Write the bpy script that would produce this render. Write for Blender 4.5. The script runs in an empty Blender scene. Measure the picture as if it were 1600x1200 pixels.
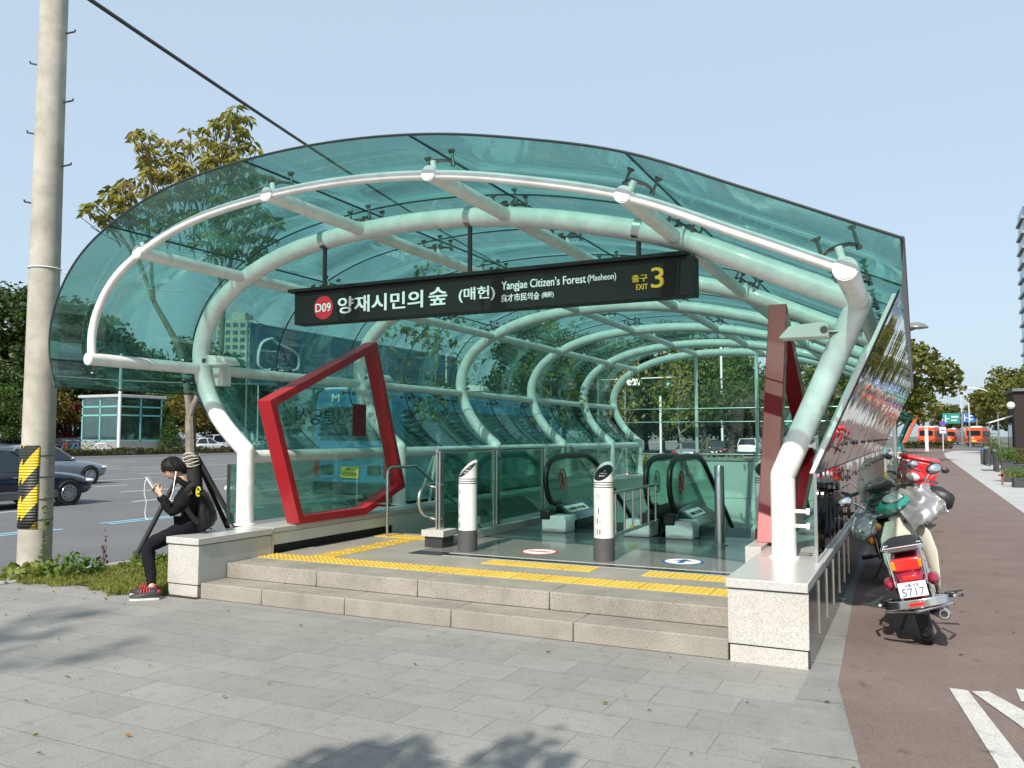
import bpy, bmesh, math, random
import numpy as np
from mathutils import Vector as V, Matrix, Quaternion
PI = math.pi
R = math.radians
C = bpy.context.scene.collection
scn = bpy.context.scene

# ---------------------------------------------------------------- camera, sky, sun
YAW, PITCH = 26.0, 3.6
cam_d = bpy.data.cameras.new('camera')
cam = bpy.data.objects.new('camera', cam_d); C.objects.link(cam)
cam.location = (0, 0, 1.6)
cam.rotation_euler = (R(90 + PITCH), 0, R(YAW))
cam_d.sensor_width = 36.0
cam_d.lens = 36.0 * 1294 / 1600
cam_d.clip_start, cam_d.clip_end = 0.05, 4000
scn.camera = cam

SUN_EL, SUN_TO = 43.0, -4.0            # light travels along +Y, drifting SUN_TO degrees to +X
wd = bpy.data.worlds.new('World'); scn.world = wd
wd.use_nodes = True
nt = wd.node_tree
bg = nt.nodes['Background']
sky = nt.nodes.new('ShaderNodeTexSky')
sky.sky_type = 'NISHITA'; sky.sun_disc = False
sky.sun_elevation = R(SUN_EL); sky.sun_rotation = R(180 + SUN_TO)
sky.air_density = 1.0; sky.dust_density = 2.5; sky.ozone_density = 1.0
hz_ = nt.nodes.new('ShaderNodeMix'); hz_.data_type = 'RGBA'; hz_.inputs[0].default_value = .72   # autumn haze whitens the whole sky
hz_.inputs[7].default_value = (3.45, 4.3, 5.05, 1)
nt.links.new(sky.outputs[0], hz_.inputs[6]); nt.links.new(hz_.outputs[2], bg.inputs[0])
bg.inputs[1].default_value = 0.14
sun_d = bpy.data.lights.new('sun', 'SUN')
sun_d.energy = 4.6; sun_d.angle = R(0.53); sun_d.color = (1.0, 0.94, 0.85)
sun = bpy.data.objects.new('sun', sun_d); C.objects.link(sun)
ldir = V((math.sin(R(SUN_TO)) * math.cos(R(SUN_EL)), math.cos(R(SUN_TO)) * math.cos(R(SUN_EL)), -math.sin(R(SUN_EL))))
sun.rotation_euler = ldir.to_track_quat('-Z', 'Y').to_euler()
sun.location = (0, -20, 30)
vs = scn.view_settings
vs.view_transform = 'Standard'; vs.look = 'None'; vs.exposure = 0.40; vs.gamma = 1.0
scn.cycles.transparent_max_bounces = 40
scn.cycles.max_bounces = 10
scn.cycles.glossy_bounces = 4
scn.cycles.use_denoising = True

# ---------------------------------------------------------------- materials
MATS = {}
def _new(name):
    m = bpy.data.materials.new(name); m.use_nodes = True
    MATS[name] = m
    return m, m.node_tree.nodes, m.node_tree.links, m.node_tree.nodes['Principled BSDF']
def _noise(N, L, scale, detail=4, rough=.6, src='Object'):
    tc = N.new('ShaderNodeTexCoord'); n = N.new('ShaderNodeTexNoise')
    n.inputs['Scale'].default_value = scale; n.inputs['Detail'].default_value = detail
    n.inputs['Roughness'].default_value = rough
    L.new(tc.outputs[src], n.inputs['Vector'])
    return n
def _ramp(N, L, src, stops):
    r = N.new('ShaderNodeValToRGB'); e = r.color_ramp.elements
    while len(e) > 1: e.remove(e[0])
    e[0].position, e[0].color = stops[0][0], (*stops[0][1], 1)
    for p, c in stops[1:]:
        k = e.new(p); k.color = (*c, 1)
    L.new(src, r.inputs[0]); return r
def mix(N, L, fac, a, b, mode='MIX'):
    m = N.new('ShaderNodeMix'); m.data_type = 'RGBA'; m.blend_type = mode
    for sock, v in ((m.inputs[0], fac), (m.inputs[6], a), (m.inputs[7], b)):
        if isinstance(v, (int, float)): sock.default_value = v
        elif isinstance(v, tuple): sock.default_value = (*v[:3], 1)
        else: L.new(v, sock)
    return m.outputs[2]
def mat(name, col, rough=.5, metal=0., var=.12, vs_=6., bump=0., bs=60., coat=0., spec=.5):
    m, N, L, B = _new(name)
    n = _noise(N, L, vs_)
    lo = tuple(c * (1 - var) for c in col); hi = tuple(min(1, c * (1 + var)) for c in col)
    r = _ramp(N, L, n.outputs[0], [(.3, lo), (.7, hi)])
    L.new(r.outputs[0], B.inputs['Base Color'])
    B.inputs['Roughness'].default_value = rough; B.inputs['Metallic'].default_value = metal
    B.inputs['Coat Weight'].default_value = coat; B.inputs['Specular IOR Level'].default_value = spec
    if bump:
        n2 = _noise(N, L, bs, 3); b = N.new('ShaderNodeBump')
        b.inputs['Strength'].default_value = bump; b.inputs['Distance'].default_value = .004
        L.new(n2.outputs[0], b.inputs['Height']); L.new(b.outputs[0], B.inputs['Normal'])
    return m
def granite(name, col, speck=.45, rough=.6, scale=220., var=.1, stain=.0, spec=.4):
    m, N, L, B = _new(name)
    n = _noise(N, L, scale, 2, .7); big = _noise(N, L, 2.2, 5, .65)
    d = tuple(c * (1 - speck) for c in col); h = tuple(min(1, c * (1 + speck * .45)) for c in col)
    r = _ramp(N, L, n.outputs[0], [(.34, d), (.47, col), (.56, col), (.7, h)])
    r2 = _ramp(N, L, big.outputs[0], [(.3, (1 - var - stain,) * 3), (.68, (1, 1, 1))])
    L.new(mix(N, L, 1., r.outputs[0], r2.outputs[0], 'MULTIPLY'), B.inputs['Base Color'])
    B.inputs['Roughness'].default_value = rough; B.inputs['Specular IOR Level'].default_value = spec
    return m
def brickmat(name, c1, c2, mortar, bw, bh, ms=.004, rough=.75, offset=.5, speck=.25, rot=0., stain=.25, sscale=1.1, src='Object', bumpd=.004):
    m, N, L, B = _new(name)
    tc = N.new('ShaderNodeTexCoord'); mp = N.new('ShaderNodeMapping')
    mp.inputs['Rotation'].default_value = (0, 0, rot)
    L.new(tc.outputs[src], mp.inputs[0])
    br = N.new('ShaderNodeTexBrick')
    br.inputs['Scale'].default_value = 1; br.inputs['Brick Width'].default_value = bw; br.inputs['Row Height'].default_value = bh
    br.inputs['Mortar Size'].default_value = ms; br.inputs['Mortar Smooth'].default_value = .3; br.offset = offset
    br.inputs['Color1'].default_value = (*c1, 1); br.inputs['Color2'].default_value = (*c2, 1); br.inputs['Mortar'].default_value = (*mortar, 1)
    L.new(mp.outputs[0], br.inputs[0])
    fine = _noise(N, L, 75, 4, .8, src); big = _noise(N, L, sscale, 6, .7, src); mid = _noise(N, L, 9, 4, .7, src)
    rf = _ramp(N, L, fine.outputs[0], [(.3, (1 - speck,) * 3), (.7, (1 + 0 * speck,) * 3)])
    rb = _ramp(N, L, big.outputs[0], [(.28, (1 - stain,) * 3), (.62, (1, 1, 1))])
    rm = _ramp(N, L, mid.outputs[0], [(.24, (.62,) * 3), (.46, (1, 1, 1))])
    x = mix(N, L, 1., br.outputs[0], rf.outputs[0], 'MULTIPLY'); x = mix(N, L, 1., x, rb.outputs[0], 'MULTIPLY')
    x = mix(N, L, .7, x, rm.outputs[0], 'MULTIPLY')
    vor = N.new('ShaderNodeTexVoronoi'); vor.inputs['Scale'].default_value = 1.15; vor.inputs['Randomness'].default_value = 1
    tcv = N.new('ShaderNodeTexCoord'); L.new(tcv.outputs[src], vor.inputs['Vector'])
    rs = _ramp(N, L, vor.outputs['Distance'], [(.02, (.45,) * 3), (.038, (1, 1, 1))])   # trodden gum spots
    x = mix(N, L, 1., x, rs.outputs[0], 'MULTIPLY')
    L.new(x, B.inputs['Base Color']); B.inputs['Roughness'].default_value = rough; B.inputs['Specular IOR Level'].default_value = .35
    b = N.new('ShaderNodeBump'); b.inputs['Distance'].default_value = bumpd; b.inputs['Strength'].default_value = .6
    L.new(br.outputs['Fac'], b.inputs['Height']); b.invert = True
    L.new(b.outputs[0], B.inputs['Normal'])
    return m
def ground(name, c1, c2, scale=3., fine=180., fs=.35, rough=.85, spots=0., bump=.3):
    m, N, L, B = _new(name)
    big = _noise(N, L, scale, 8, .7); f = _noise(N, L, fine, 3, .8)
    r = _ramp(N, L, big.outputs[0], [(.32, c1), (.66, c2)])
    rf = _ramp(N, L, f.outputs[0], [(.3, (1 - fs,) * 3), (.68, (1 + 0 * fs,) * 3)])
    x = mix(N, L, 1., r.outputs[0], rf.outputs[0], 'MULTIPLY')
    if spots:
        s = _noise(N, L, 5, 3, .5); rs = _ramp(N, L, s.outputs[0], [(.26, (1 - spots,) * 3), (.36, (1, 1, 1))])
        x = mix(N, L, 1., x, rs.outputs[0], 'MULTIPLY')
    L.new(x, B.inputs['Base Color']); B.inputs['Roughness'].default_value = rough; B.inputs['Specular IOR Level'].default_value = .3
    b = N.new('ShaderNodeBump'); b.inputs['Distance'].default_value = .004; b.inputs['Strength'].default_value = bump
    L.new(f.outputs[0], b.inputs['Height']); L.new(b.outputs[0], B.inputs['Normal'])
    return m
def glassmat(name, tint, refl=.12, haze=.05, hazecol=(.5, .7, .68), rough=.02, wave=0.):
    m, N, L, B = _new(name)
    N.remove(B); out = N['Material Output']
    t = N.new('ShaderNodeBsdfTransparent'); t.inputs[0].default_value = (*tint, 1)
    g = N.new('ShaderNodeBsdfGlossy'); g.inputs['Roughness'].default_value = rough; g.inputs[0].default_value = (.9, .97, .95, 1)
    if wave:
        nz = _noise(N, L, 1.1, 2, .5); bp = N.new('ShaderNodeBump'); bp.inputs['Distance'].default_value = wave
        L.new(nz.outputs[0], bp.inputs['Height']); L.new(bp.outputs[0], g.inputs['Normal'])
    d = N.new('ShaderNodeBsdfDiffuse'); d.inputs[0].default_value = (*hazecol, 1)
    tl = N.new('ShaderNodeBsdfTranslucent'); tl.inputs[0].default_value = (*hazecol, 1)
    dt = N.new('ShaderNodeMixShader'); dt.inputs[0].default_value = .5
    L.new(d.outputs[0], dt.inputs[1]); L.new(tl.outputs[0], dt.inputs[2])
    n = _noise(N, L, 1.6, 6, .7)
    hz = N.new('ShaderNodeMapRange'); hz.inputs[1].default_value = .35; hz.inputs[2].default_value = .75
    hz.inputs[3].default_value = haze * .25; hz.inputs[4].default_value = haze * 2.2
    L.new(n.outputs[0], hz.inputs[0])
    m1 = N.new('ShaderNodeMixShader'); L.new(hz.outputs[0], m1.inputs[0]); L.new(t.outputs[0], m1.inputs[1]); L.new(dt.outputs[0], m1.inputs[2])
    lw = N.new('ShaderNodeLayerWeight'); lw.inputs[0].default_value = .35
    fr = N.new('ShaderNodeMapRange'); fr.inputs[3].default_value = refl * .45; fr.inputs[4].default_value = min(1, refl * 5)
    L.new(lw.outputs['Fresnel'], fr.inputs[0])
    m2 = N.new('ShaderNodeMixShader'); L.new(fr.outputs[0], m2.inputs[0]); L.new(m1.outputs[0], m2.inputs[1]); L.new(g.outputs[0], m2.inputs[2])
    L.new(m2.outputs[0], out.inputs[0])
    return m
def leafmat(name, stops, trans=.35, rough=.55):
    m, N, L, B = _new(name)
    N.remove(B); out = N['Material Output']
    geo = N.new('ShaderNodeNewGeometry'); oi = N.new('ShaderNodeObjectInfo')
    n = _noise(N, L, .55, 3, .6)
    a = N.new('ShaderNodeMath'); a.operation = 'MULTIPLY_ADD'; a.inputs[1].default_value = .55; 
    L.new(geo.outputs['Random Per Island'], a.inputs[0]); L.new(n.outputs[0], a.inputs[2])
    b = N.new('ShaderNodeMath'); b.operation = 'MULTIPLY_ADD'; b.inputs[1].default_value = .25; b.inputs[2].default_value = -.36
    L.new(oi.outputs['Random'], b.inputs[0])
    c = N.new('ShaderNodeMath'); c.operation = 'ADD'; L.new(a.outputs[0], c.inputs[0]); L.new(b.outputs[0], c.inputs[1])
    r = _ramp(N, L, c.outputs[0], stops)
    d = N.new('ShaderNodeBsdfPrincipled'); d.inputs['Roughness'].default_value = rough; d.inputs['Specular IOR Level'].default_value = .35
    t = N.new('ShaderNodeBsdfTranslucent'); s = N.new('ShaderNodeMixShader'); s.inputs[0].default_value = trans
    L.new(r.outputs[0], d.inputs['Base Color'])
    L.new(mix(N, L, 1., r.outputs[0], (1., 1., .55), 'MULTIPLY'), t.inputs[0])
    L.new(d.outputs[0], s.inputs[1]); L.new(t.outputs[0], s.inputs[2]); L.new(s.outputs[0], out.inputs[0])
    return m

# ---------------------------------------------------------------- mesh builder
class MB:
    def __init__(s): s.v, s.f, s.m = [], [], []
    def add(s, vs, fs, m=0, T=None):
        o = len(s.v)
        s.v += [tuple(T @ V(p)) if T is not None else tuple(p) for p in vs]
        s.f += [tuple(i + o for i in q) for q in fs]; s.m += [m] * len(fs)
        return s
    def box(s, lo, hi, m=0, T=None):
        (a, b, c), (d, e, f) = lo, hi
        return s.add([(a,b,c),(d,b,c),(d,e,c),(a,e,c),(a,b,f),(d,b,f),(d,e,f),(a,e,f)],
                     [(3,2,1,0),(4,5,6,7),(0,1,5,4),(1,2,6,5),(2,3,7,6),(3,0,4,7)], m, T)
    def sheet(s, x0, y0, x1, y1, z, m=0, nx=1, ny=1):
        vs = [(x0 + (x1-x0)*i/nx, y0 + (y1-y0)*j/ny, z) for j in range(ny+1) for i in range(nx+1)]
        fs = [(j*(nx+1)+i, j*(nx+1)+i+1, (j+1)*(nx+1)+i+1, (j+1)*(nx+1)+i) for j in range(ny) for i in range(nx)]
        return s.add(vs, fs, m)
    def poly(s, pts, m=0, T=None): return s.add(pts, [tuple(range(len(pts)))], m, T)
    def prism(s, pts, vec, m=0, T=None):          # pts: planar outline, extruded by vec
        n = len(pts); vec = V(vec); a = [V(p) for p in pts]; b = [p + vec for p in a]
        return s.add(a + b, [tuple(range(n))[::-1], tuple(range(n, 2*n))] + [(i, (i+1) % n, n + (i+1) % n, n + i) for i in range(n)], m, T)
    def tube(s, path, r, seg=12, m=0, cap=True, T=None, closed=False, flat=1.0):
        P = [V(p) for p in path]; n = len(P); rr = r if isinstance(r, (list, tuple)) else [r] * n
        tang = []
        for i in range(n):
            if closed: t = P[(i+1) % n] - P[i-1]
            else: t = (P[min(i+1, n-1)] - P[max(i-1, 0)])
            tang.append(t.normalized() if t.length > 1e-9 else V((0, 0, 1)))
        u = tang[0].cross(V((0, 0, 1)))
        if u.length < 1e-3: u = tang[0].cross(V((0, 1, 0)))
        u.normalize(); vs = []
        for i in range(n):
            if i:
                q = tang[i-1].rotation_difference(tang[i]); u = (q @ u); u = (u - tang[i] * u.dot(tang[i])).normalized()
            w = tang[i].cross(u); k = 1.0
            if 0 < i < n-1 and not closed:
                c = (P[i]-P[i-1]).normalized().dot((P[i+1]-P[i]).normalized()); k = 1.0
            for j in range(seg):
                a = 2*PI*j/seg; vs.append(P[i] + (u*math.cos(a) + w*math.sin(a)*flat) * rr[i] * k)
        fs = []
        for i in range(n if closed else n-1):
            for j in range(seg):
                a, b = i*seg + j, i*seg + (j+1) % seg; i2 = (i+1) % n
                fs.append((a, b, i2*seg + (j+1) % seg, i2*seg + j))
        if cap and not closed: fs += [tuple(range(seg))[::-1], tuple((n-1)*seg + j for j in range(seg))]
        return s.add(vs, fs, m, T)
    def lathe(s, prof, c=(0,0,0), axis='Z', seg=20, m=0, T=None, cap=True):   # prof: (radius, height)
        vs = []
        for r, h in prof:
            for j in range(seg):
                a = 2*PI*j/seg; p = (r*math.cos(a), r*math.sin(a), h)
                if axis == 'X': p = (p[2], p[0], p[1])
                elif axis == 'Y': p = (p[0], p[2], p[1])
                vs.append((p[0]+c[0], p[1]+c[1], p[2]+c[2]))
        n = len(prof)
        fs = [(i*seg+j, i*seg+(j+1) % seg, (i+1)*seg+(j+1) % seg, (i+1)*seg+j) for i in range(n-1) for j in range(seg)]
        if cap: fs += [tuple(range(seg))[::-1], tuple((n-1)*seg + j for j in range(seg))]
        return s.add(vs, fs, m, T)
    def ball(s, c, r, seg=14, rings=9, m=0, T=None):
        rx, ry, rz = r if isinstance(r, (tuple, list)) else (r, r, r)
        vs = [(c[0], c[1], c[2]-rz)]
        for i in range(1, rings):
            a = PI*i/rings - PI/2
            vs += [(c[0]+rx*math.cos(a)*math.cos(2*PI*j/seg), c[1]+ry*math.cos(a)*math.sin(2*PI*j/seg), c[2]+rz*math.sin(a)) for j in range(seg)]
        vs.append((c[0], c[1], c[2]+rz)); k = len(vs)-1
        fs = [(0, 1+(j+1) % seg, 1+j) for j in range(seg)]
        fs += [(1+i*seg+j, 1+i*seg+(j+1) % seg, 1+(i+1)*seg+(j+1) % seg, 1+(i+1)*seg+j) for i in range(rings-2) for j in range(seg)]
        b = 1+(rings-2)*seg; fs += [(b+j, b+(j+1) % seg, k) for j in range(seg)]
        return s.add(vs, fs, m, T)
    def grid(s, rows, m=0, T=None, close=False):   # rows of equal-length point lists
        n = len(rows[0]); vs = [p for r in rows for p in r]; fs = []
        for i in range(len(rows)-1):
            for j in range(n if close else n-1):
                fs.append((i*n+j, i*n+(j+1) % n, (i+1)*n+(j+1) % n, (i+1)*n+j))
        return s.add(vs, fs, m, T)
    def build(s, name, mats, parent=None, smooth=True, angle=38, bevel=0., solid=0., bseg=2, origin=None):
        if not isinstance(mats, (list, tuple)): mats = [mats]
        me = bpy.data.meshes.new(name)
        vs = s.v if origin is None else [(a-origin[0], b-origin[1], c-origin[2]) for a, b, c in s.v]
        me.from_pydata(vs, [], s.f)
        for m in mats: me.materials.append(MATS[m] if isinstance(m, str) else m)
        me.polygons.foreach_set('material_index', s.m)
        bm = bmesh.new(); bm.from_mesh(me); bmesh.ops.recalc_face_normals(bm, faces=bm.faces); bm.to_mesh(me); bm.free()
        if smooth:
            me.polygons.foreach_set('use_smooth', [True]*len(me.polygons)); me.set_sharp_from_angle(angle=R(angle))
        me.update()
        o = bpy.data.objects.new(name, me); C.objects.link(o)
        if origin is not None: o.location = origin
        if parent is not None: o.parent = parent
        if solid:
            k = o.modifiers.new('thick', 'SOLIDIFY'); k.thickness = solid; k.offset = 0
        if bevel:
            k = o.modifiers.new('edge', 'BEVEL'); k.width = bevel; k.segments = bseg; k.limit_method = 'ANGLE'; k.angle_limit = R(40); k.harden_normals = False
        return o
def tag(o, label=None, cat=None, group=None, kind=None):
    if label: o['label'] = label
    if cat: o['category'] = cat
    if group: o['group'] = group
    if kind: o['kind'] = kind
    return o
def empty(name, loc, label, cat, group=None, rz=0.):
    o = bpy.data.objects.new(name, None); C.objects.link(o); o.empty_display_size = .2
    o.location = loc; o.rotation_euler = (0, 0, rz)
    return tag(o, label, cat, group)
def copy_tree(o, parent=None):
    c = o.copy(); C.objects.link(c)
    if parent is not None: c.parent = parent
    for ch in list(o.children): copy_tree(ch, c)
    return c
def place(o, loc, rz=0., s=None, label=None, first=True):
    if not first: o = copy_tree(o)
    o.location = loc; o.rotation_euler = (0, 0, rz)
    if s is not None: o.scale = s if isinstance(s, tuple) else (s, s, s)
    if label: o['label'] = label
    return o
def struct(name, mb, m, label=None, **k):
    o = mb.build(name, m, **k); o['kind'] = 'structure'
    if label: o['label'] = label
    return o
def smooth_path(P, n=6):
    P = [V(p) for p in P]; out = []
    for i in range(len(P)-1):
        a = P[max(i-1, 0)]; b = P[i]; c = P[i+1]; d = P[min(i+2, len(P)-1)]
        for k in range(n):
            t = k/n
            out.append(.5*((2*b) + (c-a)*t + (2*a-5*b+4*c-d)*t*t + (3*b-a-3*c+d)*t**3))
    out.append(P[-1]); return out
def text(body, size=1., bold=0., align='LEFT', depth=.002, spacing=1.):
    cu = bpy.data.curves.new('t', 'FONT'); cu.body = body; cu.size = size; cu.align_x = align; cu.align_y = 'BOTTOM_BASELINE'
    cu.offset = bold; cu.extrude = depth; cu.resolution_u = 3; cu.space_character = spacing
    o = bpy.data.objects.new('t', cu); C.objects.link(o)
    dg = bpy.context.evaluated_depsgraph_get()
    me = bpy.data.meshes.new_from_object(o.evaluated_get(dg))
    vs = [tuple(v.co) for v in me.vertices]; fs = [tuple(p.vertices) for p in me.polygons]
    bpy.data.objects.remove(o); bpy.data.curves.remove(cu); bpy.data.meshes.remove(me)
    return vs, fs
def put_text(mb, body, size, origin, xdir, ydir, m=0, fit=None, bold=0., align='LEFT', mirror=False, depth=.0015, fith=None):
    if bold:                       # heavier strokes: the same outline three times, a hair apart
        X_, Y_ = V(xdir).normalized(), V(ydir).normalized(); Z_ = X_.cross(Y_); w = bold*(fith or size)/size
        for k, (dx, dy) in enumerate(((-.5, .25), (.5, -.25), (.5, .25), (-.5, -.25))):
            put_text(mb, body, size, V(origin) + X_*dx*bold + Y_*dy*bold + Z_*.0004*k, xdir, ydir, m, fit, 0., align, mirror, depth, fith)
        return
    vs, fs = text(body, size, 0., align, depth)
    if not vs: return
    x0 = min(p[0] for p in vs); x1 = max(p[0] for p in vs)
    y0 = min(p[1] for p in vs); y1 = max(p[1] for p in vs)
    sx = fit/(x1-x0) if fit else 1.
    sy = fith/(y1-y0) if fith else 1.
    X, Y = V(xdir).normalized(), V(ydir).normalized(); Z = X.cross(Y)
    O = V(origin); out = []
    for p in vs:
        px = (p[0]-x0)*sx if fit or fith else p[0]
        py = (p[1]-y0)*sy if fith else p[1]
        out.append(O + X*px + Y*py + Z*p[2])
    mb.add(out, fs, m)
rnd = random.Random(7)
# ---------------------------------------------------------------- setting: ground, road, paving
brickmat('paver', (.305,.298,.278), (.355,.348,.325), (.21,.205,.19), .50, .33, .003, .75, .37, .42, stain=.20, sscale=.9)
brickmat('plaza_stone', (.43,.43,.42), (.48,.48,.47), (.30,.30,.29), .6, .3, .004, .8, .5, .2, stain=.12)
brickmat('border_stone', (.25,.25,.235), (.30,.30,.28), (.14,.14,.13), .9, 8., .006, .75, .0, .3, rot=PI/2, stain=.35)
ground('red_asphalt', (.185,.135,.120), (.24,.182,.162), 1.1, 110, .5, .88, .35, .6)
ground('asphalt', (.125,.128,.13), (.165,.168,.17), .35, 90, .3, .85, .12, .4)
ground('earth', (.05,.045,.025), (.12,.10,.055), 3, 60, .4, .95)
ground('far_ground', (.10,.11,.08), (.15,.15,.12), .05, 30, .2, .95)
granite('kerb_granite', (.38,.38,.37), .4, .7, 120)
ground('road_paint', (.5,.51,.52), (.68,.69,.69), 2.5, 60, .3, .7, .25)
ground('blue_paint', (.20,.42,.55), (.30,.55,.68), 2.5, 60, .3, .7)
ground('path_paint', (.52,.50,.47), (.66,.65,.61), 6, 70, .45, .75, .55)
PIT = (-6.45, 9.55, -1.25, 21.6)
g = MB(); F = 2500; z = -.158
g.sheet(-F, -F, PIT[0], F, z).sheet(PIT[2], -F, F, F, z).sheet(PIT[0], -F, PIT[2], PIT[1], z).sheet(PIT[0], PIT[3], PIT[2], F, z)
struct('ground', g, 'far_ground')
struct('road', MB().sheet(-57.4, -60, -9.22, 420, -.150).sheet(-9.22, 122, 60, 150, -.150), 'asphalt')
KX = -9.1
# pavement slab with real kerb step
p = MB()
p.sheet(-8.9, -14, -1.25, 6.12, 0).sheet(-1.25, -14, 45, 6.12, 0).sheet(-1.25, 6.12, 45, 120, 0)
p.sheet(-9.0, 21.72, -1.25, 120, 0)
struct('pavement', p, 'paver')
struct('path', MB().add([(-.27,4.3,.004),(.05,-3,.004),(.3,-14,.004),(1.95,-14,.004),(1.95,72,.004),(2.25,88,.004),(3.4,100,.004),(6.0,107.5,.004),(12,110,.004),(40,110.5,.004),(40,119.5,.004),(-3,119.5,.004),(-1.1,60,.004),(-.72,30,.004),(-.62,9.3,.004),(-.5,5.82,.004)], [tuple(range(16))]), 'red_asphalt', smooth=False)
struct('walkway', MB().add([(1.95,-14,.008),(45,-14,.008),(45,110.5,.008),(12,110,.008),(6.0,107.5,.008),(3.4,100,.008),(2.25,88,.008),(1.95,72,.008)], [tuple(range(8))]), 'plaza_stone', smooth=False)
struct('border_strip', MB().add([(-.70,6.08,.003),(-.72,4.2,.003),(-.45,-3,.003),(-.2,-14,.003),(.3,-14,.006),(.05,-3,.006),(-.27,4.3,.006),(-.5,5.82,.006),(-.62,9.3,.006),(-.70,24,.006),(-.76,24,.003)], [tuple(range(11))]), 'border_stone', smooth=False)
struct('verge', MB().sheet(-8.9, 6.04, -6.4, 21.72, .012, nx=6, ny=20), 'earth')
k = MB()
for i in range(46):
    y0 = -14 + i*3.0; k.box((-9.1, y0+.006, -.15), (-8.9, y0+2.994, .02))
struct('kerb', k, 'kerb_granite', bevel=.015)
# far side of the avenue: kerb, pavement, car park
k = MB()
for i in range(80): k.box((-57.5, -40+i*3.+.01, -.15), (-57.2, -40+i*3.+2.99, .05))
struct('kerb', k, 'kerb_granite')
struct('pavement', MB().sheet(-62, -60, -57.5, 330, .0), 'plaza_stone')
struct('ground', MB().sheet(-160, -60, -62, 330, .0), 'asphalt')
# lane markings
w, b = MB(), MB()
zz = -.146
def dash(mb, x, y0, ln, wd=.13, t=0): mb.sheet(x - wd/2, y0, x + wd/2, y0 + ln, zz + t)
for x, off, ln, gap in ((-18.9, .6, 2.0, 2.6), (-22.4, 2.0, 2.6, 3.4), (-25.6, .5, 2.8, 3.6), (-28.9, 1.8, 3., 4.), (-32.3, 0., 3., 4.), (-35.9, 2.4, 3., 4.), (-41.6, 1., 3., 4.5), (-45.2, 3., 3., 4.5), (-48.8, .4, 3., 4.5), (-52.4, 2., 3., 4.5)):
    y = -8 + off
    while y < 110: dash(w, x, y, ln, .15); y += ln + gap
w.sheet(-38.9, -40, -38.74, 110, zz); w.sheet(-56.9, -40, -56.75, 110, zz)
y = 3.2
while y < 90:
    for dx in (-.13, .13): dash(b, -14.65 + dx, y, 1.75, .13)
    y += 2.75
w.sheet(-9.75, -40, -9.63, 120, zz)
struct('lane_marking', w, 'road_paint'); struct('lane_marking', b, 'blue_paint')
# worn white letters on the red path near the camera
a = MB(); zp = .009
def stroke(pts, wd):
    for (x0, y0), (x1, y1) in zip(pts, pts[1:]):
        d = V((x1-x0, y1-y0)).normalized(); n = V((-d.y, d.x))*wd/2
        a.add([(x0+n.x, y0+n.y, zp), (x0-n.x, y0-n.y, zp), (x1-n.x, y1-n.y, zp), (x1+n.x, y1+n.y, zp)], [(0,1,2,3)])
a.add([(.14,6.03,zp),(.245,6.02,zp),(.44,4.75,zp),(.50,3.4,zp),(.36,3.4,zp),(.31,4.72,zp)], [(0,1,2,3,4,5)])
a.add([(.262,6.01,zp+.001),(.36,6.05,zp+.001),(.62,5.5,zp+.001),(.75,4.9,zp+.001),(.62,4.85,zp+.001),(.46,5.45,zp+.001)], [(0,1,2,3,4,5)])
a.add([(.52,6.2,zp),(.95,6.1,zp),(.95,5.8,zp),(.52,5.92,zp)], [(0,1,2,3)])
a.add([(.86,5.8,zp),(.98,5.8,zp),(1.02,4.4,zp),(.88,4.4,zp)], [(0,1,2,3)])
struct('path_marking', a, 'path_paint', smooth=False)

# ---------------------------------------------------------------- entrance base: blocks, steps, floor, pit
granite('light_granite', (.50,.485,.45), .40, .55, 112, .10, .04)
granite('step_granite', (.315,.29,.25), .48, .75, 105, .18, .16)
granite('floor_granite', (.34,.32,.28), .4, .45, 90, .16, .08, spec=.45)
granite('polished_floor', (.21,.215,.20), .35, .16, 190, .12, spec=.6)
granite('coping_granite', (.50,.49,.47), .38, .25, 170, .06, spec=.6)
mat('black_granite', (.035,.037,.042), .16, 0, .3, 1.5, spec=.6)
mat('steel', (.62,.62,.6), .28, 1., .06, 3)
mat('bright_strip', (.72,.70,.64), .35, 1., .05)
ground('tactile_yellow', (.58,.40,.065), (.70,.50,.10), 3, 80, .25, .7, .25)
mat('cream_panel', (.60,.60,.53), .45, 0, .08, 1.2)
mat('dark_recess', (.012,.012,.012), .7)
mat('pit_panel', (.74,.77,.73), .3, 0, .05, .8)
mat('joint_dark', (.05,.05,.05), .8)

def granite_block(label, x0, x1, y0, y1, gy=None, rightdark=False):
    e = empty('granite_block', (x0, y0, 0), label, 'granite block')
    MB().box((x0+.012, y0+.012, 0), (x1-.012, y1, .118)).build('plinth', 'light_granite', e, origin=None).location = (-x0, -y0, 0)
    o = MB().box((x0, y0+.006, .128), (x1, y1, .512)).build('body', 'light_granite', e, bevel=.004); o.location = (-x0, -y0, 0)
    o = MB().box((x0-.012, y0-.012, .520), (x1+(0 if rightdark else .012), y1, .587)).build('coping', 'coping_granite', e, bevel=.006); o.location = (-x0, -y0, 0)
    j = MB().box((x0+.02, y0+.02, .11), (x1-.02, y1, .525)).build('joint', 'joint_dark', e); j.location = (-x0, -y0, 0)
    return e
granite_block('grey granite block the seated person sits on, beside the grass', -6.84, -6.42, 6.08, 7.12)
rb = granite_block('pale speckled granite block under the leaning white column, beside the red path', -1.25, -.70, 6.08, 7.2, rightdark=True)
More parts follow.
